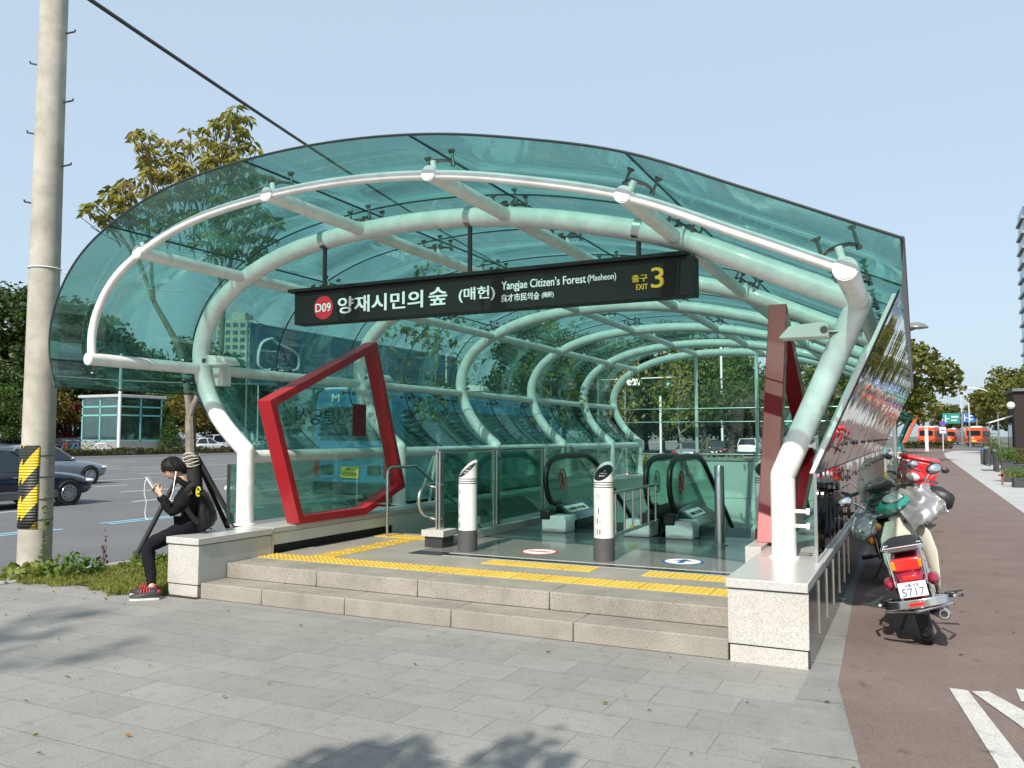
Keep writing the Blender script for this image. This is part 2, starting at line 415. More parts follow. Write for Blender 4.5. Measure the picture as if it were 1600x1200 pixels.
# dark polished base under the mirrored side wall
e = empty('plinth_wall', (-1.25, 7.2, 0), 'long low wall faced in dark polished stone beside the parked motorcycles', 'low wall')
L_ = MB().box((-1.24, 7.2, 0), (-.715, 22.6, .512)).build('core', 'cream_panel', e); L_.location = (1.25, -7.2, 0)
d = MB(); st = MB(); y = 6.10
while y < 22.4:
    d.box((-.713, y+.004, .004), (-.697, y+.60, .518)); y += .604
o = d.build('dark_cladding', 'black_granite', e, bevel=.002); o.location = (1.25, -7.2, 0)
for y in (6.70, 7.31, 7.91, 8.52, 9.12, 9.72): st.box((-.697, y-.012, .12), (-.689, y+.012, .515))
o = st.build('metal_strip', 'bright_strip', e); o.location = (1.25, -7.2, 0)
c_ = MB(); y = 7.205
while y < 22.4: c_.box((-1.262, y, .520), (-.70, min(y+1.49, 22.6), .586)); y += 1.496
o = c_.build('coping', 'coping_granite', e, bevel=.004); o.location = (1.25, -7.2, 0)

# the two steps and the platform floor
s1, s2 = MB(), MB()
x = -6.40
xs1 = [-6.405, -5.62, -4.65, -3.55, -2.45, -1.252]; xs2 = [-6.405, -5.25, -4.1, -2.8, -1.252]
for a0, a1 in zip(xs1, xs1[1:]): s1.box((a0+.003, 6.105, .0), (a1-.003, 6.46, .150))
for a0, a1 in zip(xs2, xs2[1:]): s1.box((a0+.003, 6.45, .1505), (a1-.003, 6.83, .300))
struct('steps', s1, 'step_granite', bevel=.008)
f = MB(); fz = .2985
xs = [-6.42, -5.9, -5.14]
f.sheet(-6.44, 6.82, -1.25, 7.86, fz, nx=8, ny=2).sheet(-6.44, 7.86, -5.14, 9.55, fz, nx=3, ny=3)
struct('floor', f, 'floor_granite')
f = MB(); f.sheet(-5.14, 8.12, -1.25, 10.5, fz, nx=4, ny=3); struct('floor', f, 'polished_floor')
f = MB().sheet(-4.70, 7.86, -1.25, 7.92, fz+.001).sheet(-4.72, 8.06, -1.25, 8.12, fz+.001); struct('floor', f, 'light_granite')
struct('drain_channel', MB().sheet(-4.72, 7.92, -1.25, 8.06, fz+.001).sheet(-5.14, 7.86, -4.72, 8.12, fz), 'black_granite')
# tactile paving: bars across the step edge, guide lines
t = MB()
def tactile(x0, y0, x1, y1, bars):
    z0 = fz + .004
    nx = max(1, round((x1-x0)/.3)); ny = max(1, round((y1-y0)/.3))
    for i in range(nx):
        for j in range(ny):
            a0, b0 = x0+(x1-x0)*i/nx, y0+(y1-y0)*j/ny; a1, b1 = x0+(x1-x0)*(i+1)/nx, y0+(y1-y0)*(j+1)/ny
            t.box((a0+.003, b0+.003, fz), (a1-.003, b1-.003, z0))
            if bars:
                for k in range(4):
                    yb = b0 + (b1-b0)*(k+.5)/4 if bars == 'x' else 0; xb = a0 + (a1-a0)*(k+.5)/4
                    if bars == 'x': t.box((a0+.02, yb-.014, z0), (a1-.02, yb+.014, z0+.005))
                    else: t.box((xb-.014, b0+.02, z0), (xb+.014, b1-.02, z0+.005))
            else:
                for u in range(5):
                    for v in range(5):
                        cx, cy = a0+(a1-a0)*(u+.5)/5, b0+(b1-b0)*(v+.5)/5
                        t.box((cx-.014, cy-.014, z0), (cx+.014, cy+.014, z0+.005))
tactile(-6.42, 6.90, -1.26, 7.21, None)
tactile(-4.05, 7.56, -2.85, 7.84, None); tactile(-2.35, 7.56, -1.55, 7.84, None)
tactile(-5.95, 7.23, -5.65, 8.95, 'y')
tactile(-6.40, 8.98, -5.2, 9.28, None)
struct('tactile_paving', t, 'tactile_yellow')
# painted discs on the floor: no entry, and an arrow
mat('disc_white', (.75,.75,.73), .5); mat('disc_red', (.45,.03,.04), .5); mat('disc_blue', (.03,.09,.30), .5)
def disc(label, cx, cy, rim, kind):
    e = empty('floor_sticker', (cx, cy, fz), label, 'floor sticker')
    MB().lathe([(.215, 0), (.215, .002)], seg=32).build('rim', rim, e)
    MB().lathe([(.185, .002), (.185, .0035)], seg=32).build('face', 'disc_white', e)
    a = MB()
    if kind == 'arrow':
        a.add([(-.03,-.13,.0045),(.03,-.13,.0045),(.03,.02,.0045),(.1,.02,.0045),(0,.14,.0045),(-.1,.02,.0045),(-.03,.02,.0045)], [(0,1,2,3,4,5,6)])
        a.build('arrow', 'disc_blue', e, smooth=False)
    else:
        a.box((-.13, -.03, .0035), (.13, .03, .0045)); a.build('bar', rim, e)
disc('round white floor sticker with red rim before the left escalator', -3.86, 8.62, 'disc_red', 'bar')
disc('round floor sticker with blue arrow before the right escalator', -2.22, 8.60, 'disc_blue', 'arrow')

# stairwell and escalator pit
p = MB()
p.add([(-6.45,9.55,.55),(-6.45,21.6,.55),(-6.45,21.6,-7),(-6.45,9.55,-7)], [(0,1,2,3)])
p.add([(-1.25,9.55,.29),(-1.25,21.6,.29),(-1.25,21.6,-7),(-1.25,9.55,-7)], [(3,2,1,0)])
struct('pit_wall', p, 'pit_panel')
pw = empty('end_parapet', (-3.85, 21.6, 0), 'pale panelled parapet at the far end of the escalator well', 'parapet wall')
q = MB()
for i in range(4):
    for j in range(8):
        x0 = -6.45 + i*1.3; q.box((x0+.006, 21.6, -6.98+j*1.0+.006), (x0+1.294, 21.66, -6.98+j*1.0+.994-(.06 if j == 7 else 0)))
q.build('panel', 'pit_panel', pw).location = (3.85, -21.6, 0)
MB().box((-6.45, 21.57, .97), (-1.25, 21.85, 1.04)).box((-6.45, 21.66, -.1), (-1.25, 21.8, .97)).build('coping', 'coping_granite', pw).location = (3.85, -21.6, 0)
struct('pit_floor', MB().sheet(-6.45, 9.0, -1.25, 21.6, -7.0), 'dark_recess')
s = MB()
for i in range(34):
    s.box((-6.44, 9.55+i*.3, -.0+.3-.16*(i+1)-.16), (-5.12, 9.55+(i+1)*.3, .3-.16*(i+1)))
struct('stairs', s, 'floor_granite')
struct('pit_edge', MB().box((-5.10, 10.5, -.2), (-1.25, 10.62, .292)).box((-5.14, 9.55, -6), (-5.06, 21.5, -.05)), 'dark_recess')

# left low wall with cream panels and a dark foot recess
e = empty('low_wall', (-6.45, 7.12, .3), 'low cream panel wall with granite top along the left of the floor', 'low wall')
def loc(o): o.location = (6.45, -7.12, -.3)
c_ = MB(); y = 7.14
while y < 22.3: c_.box((-6.86, y, .53), (-6.425, min(y+2.0, 22.4)-.004, .587)); y += 2.0
loc(c_.build('coping', 'coping_granite', e, bevel=.004))
c_ = MB(); y = 7.15
while y < 9.5: c_.box((-6.47, y, .395), (-6.445, min(y+1.195, 9.9), .522)); y += 1.2
c_.box((-6.50, 9.55, .20), (-6.447, 22.3, .522))
loc(c_.build('panel', 'cream_panel', e, bevel=.003))
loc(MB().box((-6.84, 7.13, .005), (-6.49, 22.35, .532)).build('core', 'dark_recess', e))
loc(MB().box((-6.46, 7.11, .3), (-6.405, 7.14, .56)).build('corner_post', 'steel', e))
# ---------------------------------------------------------------- the canopy
mat('white_paint', (.79,.79,.765), .42, 0, .13, 7, .25, 30, coat=.08)
mat('cap_white', (.72,.73,.71), .4, 0, .12, 14)
glassmat('teal_glass', (.525,.745,.695), .075, .045, (.34,.54,.52), wave=.003)
glassmat('teal_glass_low', (.49,.715,.66), .07, .025, (.22,.38,.34), wave=.003)  # lower curved panes: dark grazing-angle reflection put into the tint
glassmat('clear_teal', (.62,.84,.75), .10, .02, (.45,.68,.6))
mat('fitting_metal', (.20,.20,.19), .3, 1., .2, 20)
mat('joint_black', (.02,.03,.03), .4)
RY = [7.27, 10.43, 13.60, 16.78, 19.98, 22.35]      # the arches
FY = 5.80                                             # the slim front arch
AP = [(-6.96,1.43),(-7.37,1.80),(-7.65,2.28),(-7.69,2.72),(-7.46,3.14),(-7.01,3.45),(-6.30,3.70),(-5.35,3.825),(-4.40,3.84),(-3.50,3.76),(-2.70,3.60),(-1.88,3.37),(-1.12,3.03),(-.39,2.69)]
ARC = [(p.x, p.z) for p in smooth_path([(x, 0, z) for x, z in AP], 6)]
PUR = [(-7.69,2.40),(-7.01,3.45),(-5.33,3.825),(-3.58,3.775),(-1.90,3.38),(-.39,2.69)]
cano = empty('subway_canopy', (-4.0, 7.27, 0), 'curved teal glass canopy on white tubular arches over the subway stairs', 'canopy')
OFF = (4.0, -7.27, 0)
def cb(mb, name, m, **k):
    o = mb.build(name, m, cano, **k); o.location = OFF; return o
for i, y in enumerate(RY):
    m = MB()
    path = [(x, y, z) for x, z in ARC]
    r = .098
    m.tube([(-6.96, y, .585), (-6.96, y, 1.43)], r, 18, cap=False)
    m.tube(path, r, 18, cap=False)
    m.tube([(-.39, y, 2.69), (-1.02, y, 1.27)], r*1.03, 18, cap=False)
    m.tube([(-1.02, y, 1.27), (-1.02, y, .585)], r*1.03, 18, cap=False)
    for q in ((-6.96, y, 1.43), (-.39, y, 2.69), (-1.02, y, 1.27)): m.ball(q, r*1.02, 16, 10)
    for px_, pz_ in PUR[1:5]:
        k_ = min(range(len(ARC)), key=lambda i_: (ARC[i_][0]-px_)**2 + (ARC[i_][1]-pz_)**2); t_ = V((ARC[k_+1][0]-ARC[k_-1][0], 0, ARC[k_+1][1]-ARC[k_-1][1])).normalized(); c_ = V((ARC[k_][0], y, ARC[k_][1]))
        for d_ in (-.11, .11): m.tube([c_ + t_*(d_-.006), c_ + t_*(d_+.006)], r*1.035, 18)
    for q in (-6.96, -1.02): m.lathe([(r*1.25, 0), (r*1.25, .012), (r, .02)], (q, y, .585), seg=18)
    cb(m, 'arch', 'white_paint', angle=50)
m = MB(); fr = [(x, FY, z) for x, z in ARC if z >= 2.36 or x > -6]
i0 = next(i for i, p in enumerate(fr) if p[0] < -7.5 and p[2] > 2.36); fr = fr[i0:]
m.tube(fr, .043, 14); cb(m, 'front_arch', 'white_paint')
for k, (x, z) in enumerate(PUR):
    r = .066 if k < 5 else .08
    m = MB().tube([(x, FY-.05, z), (x, RY[-1]+.1, z)], r, 18)
    cb(m, 'purlin', 'white_paint')
    m = MB().lathe([(r*.86, 0), (r*.86, .004)], (x, FY-.056, z), 'Y', 22); cb(m, 'end_cap', 'cap_white')
cb(MB().tube([(-6.99, RY[0], 1.36), (-6.99, RY[-1], 1.36)], .075, 16), 'purlin', 'white_paint')
# glass skin: an offset of the arch line
def offset(x, z, d):
    i = min(range(len(ARC)), key=lambda k: (ARC[k][0]-x)**2 + (ARC[k][1]-z)**2)
    a, b = ARC[max(i-1, 0)], ARC[min(i+1, len(ARC)-1)]
    t = V((b[0]-a[0], b[1]-a[1])).normalized(); return (x - t.y*d, z + t.x*d)
def gpt(x, z):
    d = .245
    if z < 2.2 and x < -6: d = .12 + .125*max(0, (z-1.43)/.77)
    return offset(x, z, d)
GL = [gpt(x, z) for x, z in ARC]
GL[0] = (-7.08, 1.29)
GL = [GL[0]] + [g for g in GL[1:]] + [(-.045, 2.80)]
# keep points ordered and unique
seen = [GL[0]]
for g in GL[1:]:
    if (g[0]-seen[-1][0])**2 + (g[1]-seen[-1][1])**2 > .002: seen.append(g)
GL = [g for g in seen if g[0] <= -.045]
if GL[-1] != (-.045, 2.80): GL.append((-.045, 2.80))
def near(x, z): return min(range(len(GL)), key=lambda k: (GL[k][0]-x)**2 + (GL[k][1]-z)**2)
cuts = [0] + [near(*offset(x, z, .245)) for x, z in PUR[:5]] + [len(GL)-1]
ybays = [5.50, 7.35] + [RY[0] + .5*(RY[i]+RY[i+1]) - RY[0] if False else v for v in (8.85, 10.43, 12.02, 13.60, 15.19, 16.78, 18.38, 19.98, 21.2, 22.55)]
nG = 0
for bi, (y0, y1) in enumerate(zip(ybays, ybays[1:])):
    for ci, (a, b) in enumerate(zip(cuts, cuts[1:])):
        pts = GL[a:b+1]
        if bi == 0 and ci == 0:
            pts = [g for g in pts if g[1] >= 2.12]; pts = [(pts[0][0]-.0, 2.10)] + pts
        if b - a < 1: continue
        # small gaps at the seams
        m = MB().grid([[(x, y0+.006, z) for x, z in pts], [(x, (y0+y1)/2, z) for x, z in pts], [(x, y1-.006, z) for x, z in pts]])
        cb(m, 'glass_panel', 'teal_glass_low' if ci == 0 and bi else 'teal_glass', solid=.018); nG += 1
# seams: dark silicone between panels
m = MB()
for y in ybays[1:-1]:
    m.tube([(x, y, z) for x, z in GL], .0095, 6)
for k in cuts[1:-1]:
    x, z = GL[k]; m.tube([(x, 5.5, z), (x, 22.55, z)], .0105, 6)
gfront = [g for g in GL if g[0] > -6 or g[1] > 2.1]
m.tube([(x, 5.50, z) for x, z in gfront], .011, 6)
m.tube([(-.045, 5.5, 2.80), (-.045, 22.55, 2.80)], .014, 6)
m.tube([(gfront[0][0], 5.5, 2.1), (gfront[0][0], 7.35, 2.1)], .008, 6)
cb(m, 'silicone_joint', 'joint_black')
# spider fittings along the purlins
def spider(x, y, z, k, full=True):
    gx, gz = GL[k]; n = V((gx-x, 0, gz-z)); h = n.length; n.normalize(); t = V((0, 1, 0)); u = n.cross(t)
    B = V((x, y, z)); m = MB()
    m.tube([B, B+n*(h*.55)], .026, 10, 1); hub = B + n*(h*.55)
    for sy in ((-1, 1) if full else (1,)):
        for su in (-1, 1):
            q = hub + t*sy*.13 + u*su*.12
            m.tube([hub, hub+t*sy*.07+u*su*.065+n*.012, q], [.018, .014, .012], 8)
            m.tube([q-n*.03, B + t*sy*.13 + u*su*.12 + n*(h-.012)], .012, 8)
            f = B + t*sy*.13 + u*su*.12 + n*(h-.03)
            m.tube([f, f+n*.022], [.022, .034], 10); m.tube([q-n*.035, q-n*.005], .021, 8)
    cb(m, 'glass_fitting', ['fitting_metal', 'white_paint'])
for k, (x, z) in enumerate(PUR[:5]):
    gi = cuts[k+1]
    for y in [5.86] + ybays[1:-3]:
        spider(x, y, z, gi, y > 5.9)
for y in [5.86, 7.35, 8.85, 10.43]:
    x, z = PUR[5]; gi = max(0, len(GL)-4); spider(x, y, z, gi, y > 5.9)
# low upright glass under the curved skin on the left
for i, (y0, y1) in enumerate(zip([7.12]+RY[1:], RY[1:])):
    m = MB().grid([[(-7.06, y0+.01, .60), (-7.06, y0+.01, 1.28)], [(-7.06, y1-.01, .60), (-7.06, y1-.01, 1.28)]])
    cb(m, 'low_glass', 'clear_teal', solid=.014)
m = MB().box((-7.075, 7.10, .59), (-7.045, 7.125, 1.28)); cb(m, 'glass_edge', 'joint_black')
for y in (6.98, 7.6):
    pass
# bare bolts on the first columns
m = MB()
for (x, y, z, d) in ((-7.06, 7.2, 1.0, -1), (-.92, 7.23, .98, 1), (-.92, 7.23, .86, 1), (-.86, 7.25, 1.52, 1)):
    m.tube([(x, y, z), (x+d*.10, y-.01, z)], .016, 8); m.tube([(x+d*.09, y-.01, z), (x+d*.115, y-.01, z)], .028, 8)
cb(m, 'bolt', 'white_paint')
# floodlights on the arches
mat('lamp_housing', (.70,.71,.66), .4, 0, .05); mat('lamp_lens', (.5,.52,.5), .15, 0, .1)
def flood(x, y, z, sx):
    T = Matrix.Translation((x, y, z)) @ Matrix.Scale(sx, 4, (1, 0, 0))
    m = MB(); out = [(0.06,0,-.045),(.44,0,-.045),(.44,0,-.03),(.36,0,.055),(.12,0,.075),(.06,0,.06)]
    m.prism([T @ V((a, -.11, c)) for a, b, c in out], (0, .22, 0)); o = cb(m, 'floodlight', 'lamp_housing', bevel=.008)
    b = MB().tube([T @ V((-.02, 0, 0)), T @ V((.09, 0, 0))], .02, 8).lathe([(.03, -.12), (.03, .12)], T @ V((.09, 0, .01)), 'Y', 10)
    b2 = b.build('bracket', 'fitting_metal', o)
for x, y, z, s in ((-7.55, 7.20, 2.47, 1), (-7.55, 10.38, 2.47, 1), (-7.55, 13.55, 2.47, 1), (-.56, 7.2, 2.45, -1)): flood(x, y, z, s)
m = MB().box((-7.62, 7.36, 2.20), (-7.44, 7.50, 2.42)); cb(m, 'junction_box', 'lamp_housing', bevel=.006)

# ---------------------------------------------------------------- mirrored side wall
def mirrormat():
    m, N, L, B = _new('mirror_glass')
    n = _noise(N, L, .9, 2, .5)
    b = N.new('ShaderNodeBump'); b.inputs['Distance'].default_value = .035; b.inputs['Strength'].default_value = .55
    L.new(n.outputs[0], b.inputs['Height'])
    B.inputs['Base Color'].default_value = (.47,.50,.48,1); B.inputs['Metallic'].default_value = 1.; B.inputs['Roughness'].default_value = .035
    L.new(b.outputs[0], B.inputs['Normal'])
mirrormat()
sw = empty('mirror_wall', (-.74, 7.12, .587), 'leaning mirror glass side wall reflecting the street, behind the parked motorcycles', 'glass wall')
SO = (.74, -7.12, -.587)
def sb(mb, name, m, **k):
    o = mb.build(name, m, sw, **k); o.location = SO; return o
ys = [7.12, 8.70, 10.28, 11.86, 13.44, 15.02, 16.6, 18.18, 19.76, 21.3, 22.4]
rr = random.Random(3)
for y0, y1 in zip(ys, ys[1:]):
    j = rr.uniform(-.02, .02)
    m = MB().add([(-.736,y0+.001,.60),(-.736,y1-.001,.60),(-.736,y1-.001,1.29),(-.736,y0+.001,1.29)], [(0,1,2,3)]).box((-.752,y0+.02,.60),(-.738,y1-.02,1.29)); sb(m, 'mirror_panel', 'mirror_glass', smooth=False)
    m = MB().add([(-.734,y0+.001,1.305),(-.734,y1-.001,1.305),(-.083+j*.2,y1-.001,2.74),(-.083,y0+.001,2.74)], [(0,1,2,3)]).prism([(-.752,y0+.02,1.305),(-.738,y0+.02,1.305),(-.09,y0+.02,2.735),(-.104,y0+.02,2.735)], (0,y1-y0-.04,0)); sb(m, 'mirror_panel', 'mirror_glass', smooth=False)
m = MB()
for y in ys: m.tube([(-.741, y, .59), (-.741, y, 1.297), (-.092, y, 2.75)], .006, 6)
m.tube([(-.75, 7.12, 1.297), (-.75, 22.4, 1.297)], .008, 6)
sb(m, 'silicone_joint', 'joint_black')
m = MB()
for y in ys[:-1]:
    for yy in (y+.22, y+1.3):
        for (x, z) in ((-.725, 1.12), (-.64, 1.53)):
            m.lathe([(.022, 0), (.022, .02)], (x, yy, z), 'X', 8)
sb(m, 'bolt_cap', 'fitting_metal')
m = MB().prism([(-.79,7.12,1.30),(-.756,7.12,1.30),(-.106,7.12,2.72),(-.142,7.12,2.72)], (0,.05,0)); sb(m, 'front_rib', 'white_paint')
m = MB().prism([(-.76,7.10,.59),(-.735,7.10,.59),(-.735,7.10,1.30),(-.76,7.10,1.30)], (0,.012,0)); sb(m, 'front_edge', 'steel')
mat('fascia_grey', (.16,.17,.17), .45, .6)
m = MB().add([(-.078,7.1,2.742),(-.040,5.52,2.785),(-.040,22.5,2.785),(-.078,22.5,2.742),(-.060,22.5,2.80),(-.060,5.52,2.80)], [(0,1,2,3),(1,5,4,2)]); sb(m, 'top_fascia', 'fascia_grey')

# far glazed end
ew = empty('glazed_screen', (-4.0, 22.35, 1.04), 'clear glass screen with slim white posts closing the far end of the canopy', 'glass screen')
def eb(mb, name, m, **k):
    o = mb.build(name, m, ew, **k); o.location = (4.0, -22.35, -1.04); return o
for x, zt in ((-5.33, 3.83), (-3.74, 3.79)):
    eb(MB().tube([(x, 22.3, 1.0), (x, 22.3, zt-.08)], .045, 12), 'post', 'white_paint')
for z in (1.12, 1.98, 2.34): eb(MB().tube([(-7.3, 22.26, z), (-1.0, 22.26, z)], .014, 8), 'rail', 'steel')
glassmat('end_glass', (.72,.90,.84), .08, .015)
pts = [(x, 22.42, z-.05) for x, z in ARC if z > 1.45]
eb(MB().poly([(-7.0,22.42,1.05)] + pts + [(-1.05,22.42,1.27),(-1.05,22.42,1.05)]), 'glass', 'end_glass', smooth=False)
# ---------------------------------------------------------------- hanging station sign
mat('sign_black', (.016,.018,.016), .5, 0, .1, 3, spec=.25)
mat('letter_white', (.82,.82,.80), .4, 0, .02); mat('letter_yellow', (.80,.50,.03), .4, 0, .02); mat('letter_red', (.62,.02,.035), .4, 0, .03)
mat('rod_black', (.03,.03,.032), .35)
sg = empty('station_sign', (-3.95, 7.22, 2.83), 'long black station sign with white Korean name hung from the first arch', 'sign')
SGO = (3.95, -7.22, -2.83)
def gb(mb, name, m, parent=None, **k):
    o = mb.build(name, m, parent or sg, **k)
    if parent is None: o.location = SGO
    return o
X0, X1, YF = -6.17, -1.71, 7.14
gb(MB().box((X0, YF, 2.83), (X1, 7.32, 3.185)), 'box', 'sign_black', bevel=.006)
gb(MB().box((X0-.06, YF-.05, 3.187), (X1-.06, 7.34, 3.222)), 'top_rail', 'sign_black', bevel=.005)
YT = YF - .003
def st(name, body, x, z, h, m, fit=None, bold=0.):
    t = MB(); put_text(t, body, h, (x, YT, z), (1,0,0), (0,0,1), 0, fit=fit, bold=bold, fith=h); return gb(t, name, m, smooth=False)
d = MB().lathe([(.128, 0), (.128, .004)], (-5.762, YF-.005, 2.995), 'Y', 36); gb(d, 'line_badge', 'letter_red')
t = MB(); put_text(t, 'D09', .1, (-5.865, YF-.008, 2.95), (1,0,0), (0,0,1), fit=.205, bold=.004, fith=.092); gb(t, 'lettering', 'letter_white', smooth=False)
st('lettering', '양재시민의', -5.565, 2.915, .175, 'letter_white', 1.07, .010)
st('lettering', '숲', -4.42, 2.925, .178, 'letter_white', .21, .010)
st('lettering', '(매헌)', -4.07, 2.928, .145, 'letter_white', .402, .006)
st('lettering', "Yangjae Citizen’s Forest", -3.593, 2.995, .105, 'letter_white', .875, .003)
st('lettering', "(Maeheon)", -2.70, 3.012, .078, 'letter_white', .275, .002)
st('lettering', '良才市民의숲', -3.593, 2.900, .075, 'letter_white', .40, .003)
st('lettering', '(梅軒)', -3.165, 2.903, .062, 'letter_white', .121, .002)
st('lettering', '출구', -2.275, 2.985, .066, 'letter_yellow', .145, .003)
st('lettering', 'EXIT', -2.235, 2.915, .048, 'letter_yellow', .108, .002)
st('lettering', '3', -2.095, 2.92, .182, 'letter_yellow', .115, .005)
def arcz(x): return min(ARC, key=lambda p: abs(p[0]-x) + (0 if p[1] > 2.6 else 9))[1]
for x in (-5.86, -4.02, -2.25):
    z = arcz(x); h = MB().tube([(x, 7.27, 3.2), (x, 7.27, z-.08)], .024, 10); h = gb(h, 'hanger', 'rod_black')
    a, b = offset(x-.001, z, 0), None
    i = min(range(len(ARC)), key=lambda k: abs(ARC[k][0]-x) + (0 if ARC[k][1] > 2.6 else 9)); tv = V((ARC[i+1][0]-ARC[i-1][0], 0, ARC[i+1][1]-ARC[i-1][1])).normalized()
    cc = V((x, 7.27, z)); gb(MB().tube([cc - tv*.035, cc + tv*.035], .106, 20), 'clamp', 'steel')

# ---------------------------------------------------------------- red pentagon frames
mat('red_lacquer', (.33,.008,.016), .38, 0, .10, 3, coat=.2)
def frame(name, label, pts, inset, x0, x1):
    n = len(pts); e = empty(name, ((x0+x1)/2, pts[3][0], .3), label, 'red frame'); O = (-(x0+x1)/2, -pts[3][0], -.3)
    inner = []
    for i in range(n):
        p, a, b = V(pts[i]), V(pts[i-1]), V(pts[(i+1) % n])
        d1 = (p-a).normalized(); d2 = (b-p).normalized()
        n1 = V((-d1.y, d1.x)); n2 = V((-d2.y, d2.x)); k = (n1+n2); k = k/(k.length_squared)*2*1
        inner.append(p + k*inset*.5*1.0 if False else p + (n1+n2)/(1+n1.dot(n2))*inset)
    m = MB()
    o0 = [(x0, *p) for p in pts]; o1 = [(x1, *p) for p in pts]; i0_ = [(x0, *p) for p in inner]; i1_ = [(x1, *p) for p in inner]
    m.add(o0+o1+i0_+i1_, [q for i in range(n) for j in [(i+1) % n] for q in ((i, j, n+j, n+i), (2*n+i, 3*n+i, 3*n+j, 2*n+j), (i, 2*n+i, 2*n+j, j), (n+i, n+j, 3*n+j, 3*n+i))])
    b = m.build('frame_bar', 'red_lacquer', e, smooth=False, bevel=.006); b.location = O
    return e, O, inner
pts = [(6.98,1.99),(7.50,.60),(8.78,.60),(9.68,.90),(8.97,2.84)]     # (y, z) anticlockwise seen from +x
e, O, inn = frame('pentagon_frame', 'bright red five-sided frame standing on the low wall, left of the stairs', pts, .090, -6.54, -6.35)
glassmat('frame_glass', (.86,.95,.92), .05, .01)
o = MB().poly([(-6.44, *p) for p in inn]).build('glass', 'frame_glass', e, smooth=False); o.location = O
mat('letter_black', (.012,.016,.016), .5, 0, .02); mat('dark_red_vinyl', (.11,.006,.012), .5, 0, .05)
o = MB().box((-6.437, 8.58, 1.60), (-6.433, 8.86, 2.01)).build('red_panel', 'dark_red_vinyl', e); o.location = O
t = MB(); put_text(t, '신분당선', .2, (-6.445, 8.50, 1.735), (0,-1,0), (0,0,1), fit=1.0, bold=.006, fith=.20); o = t.build('lettering', 'letter_black', e, smooth=False); o.location = O
t = MB(); put_text(t, 'Shinbundang Line', .08, (-6.445, 8.50, 1.585), (0,-1,0), (0,0,1), fit=.58, bold=.001, fith=.075); o = t.build('lettering', 'letter_black', e, smooth=False); o.location = O
pts = [(8.45,.30),(10.6,.30),(11.75,1.55),(9.05,3.05)]
mat('pink_lacquer', (.42,.10,.11), .28, 0, .06, 1.2, coat=.6)
pts = [(8.72,.62),(10.9,.62),(12.3,1.45),(9.42,3.06)]
pts = [(7.95,.62),(9.9,.60),(11.6,1.35),(8.95,2.98)]
e, O, inn = frame('pentagon_frame', 'tall dull red frame on the right, seen edge-on beside the white leaning column', pts, .16, -1.36, -1.18)
MB().box((-1.40, 7.6, .0), (-1.262, 12.0, .62)).build('base', 'coping_granite', e, bevel=.004).location = O

# ---------------------------------------------------------------- sign bollards, steel post
mat('bollard_white', (.72,.72,.70), .35, 0, .04, 3); mat('bollard_grey', (.07,.07,.072), .6); mat('sticker_grey', (.45,.46,.47), .5); mat('icon_dark', (.06,.06,.07), .5)
mat('reader_black', (.012,.012,.014), .18)
def bollard(x, y, label, rz):
    e = empty('info_bollard', (x, y, .3), label, 'bollard', 'white information bollards on the platform', rz)
    MB().lathe([(.112, 0), (.112, .23), (.108, .235)], seg=28).build('base', 'bollard_grey', e)
    m = MB(); seg = 28; rows = []
    for h in (.236, .74, .752, .765, .777, .79, .802):
        rows.append([(.105*math.cos(2*PI*j/seg), .105*math.sin(2*PI*j/seg), h) for j in range(seg)])
    rows.append([(.105*math.cos(2*PI*j/seg), .105*math.sin(2*PI*j/seg), .93 + .10*math.sin(2*PI*j/seg)) for j in range(seg)])
    m.grid(rows, close=True); m.build('tube', 'bollard_white', e)
    s = MB()
    for h in (.765, .79, .815): s.lathe([(.1065, h-.005), (.1065, h+.005)], seg=28, cap=False)
    s.build('band', 'icon_dark', e)
    q = MB(); q.add([(.096*math.cos(2*PI*j/seg), .096*math.sin(2*PI*j/seg), .905 + .091*math.sin(2*PI*j/seg)) for j in range(seg)], [tuple(range(seg))]); q.build('slanted_face', 'reader_black', e, smooth=False)
    t = MB()
    for k, (tx, w) in enumerate((('3', .03), ('INFORMATION', .09), ('EXIT', .07))):
        yy = .03 - k*.028; put_text(t, tx, .015, (-w/2, yy-.01, .905+.955*(yy-.01)+.004), (1,0,0), (0,.72,.69), fit=w, fith=.014)
    t.build('lettering', 'bollard_white', e, smooth=False)
    def icon(z, kind):
        f = MB(); w_ = .042
        def arcp(u, v, r=.1066): a = -PI/2 + u/.105; return (r*math.cos(a), r*math.sin(a), z+v)
        f.grid([[arcp(u, -w_) for u in (-w_, -w_/2, 0, w_/2, w_)], [arcp(u, w_) for u in (-w_, -w_/2, 0, w_/2, w_)]])
        g_ = MB()
        def dot(u, v, a, b): g_.grid([[arcp(u-a, v-b, .1076), arcp(u, v-b, .1076), arcp(u+a, v-b, .1076)], [arcp(u-a, v+b, .1076), arcp(u, v+b, .1076), arcp(u+a, v+b, .1076)]])
        for (u0, v0, a0, b0) in ((-w_, 0, .0015, w_), (w_, 0, .0015, w_), (0, w_, w_, .0015), (0, -w_, w_, .0015)): dot(u0, v0, a0, b0)
        for u in kind: dot(u, .022, .005, .006); dot(u, -.004, .007, .018); dot(u-.004, -.028, .003, .01); dot(u+.004, -.028, .003, .01)
        if len(kind) == 1 and kind[0] != 0: dot(.016, -.012, .010, .004); dot(.018, -.02, .004, .012)
        g_.build('icon', 'icon_dark', f.build('icon_plate', 'bollard_white', e))
    icon(.53, (0,)); icon(.42, (-.015,)); icon(.31, (-.016, .016))
    f = MB(); a = [(-PI/2+u) for u in (-.3, -.1, .1, .3)]
    f.grid([[(.1068*math.cos(q), .1068*math.sin(q), h) for q in a] for h in (.645, .695)]); f.build('notice', 'sticker_grey', e)
    return e
bollard(-4.63, 8.34, 'white information bollard beside the railing end post, left of the others', R(-35))
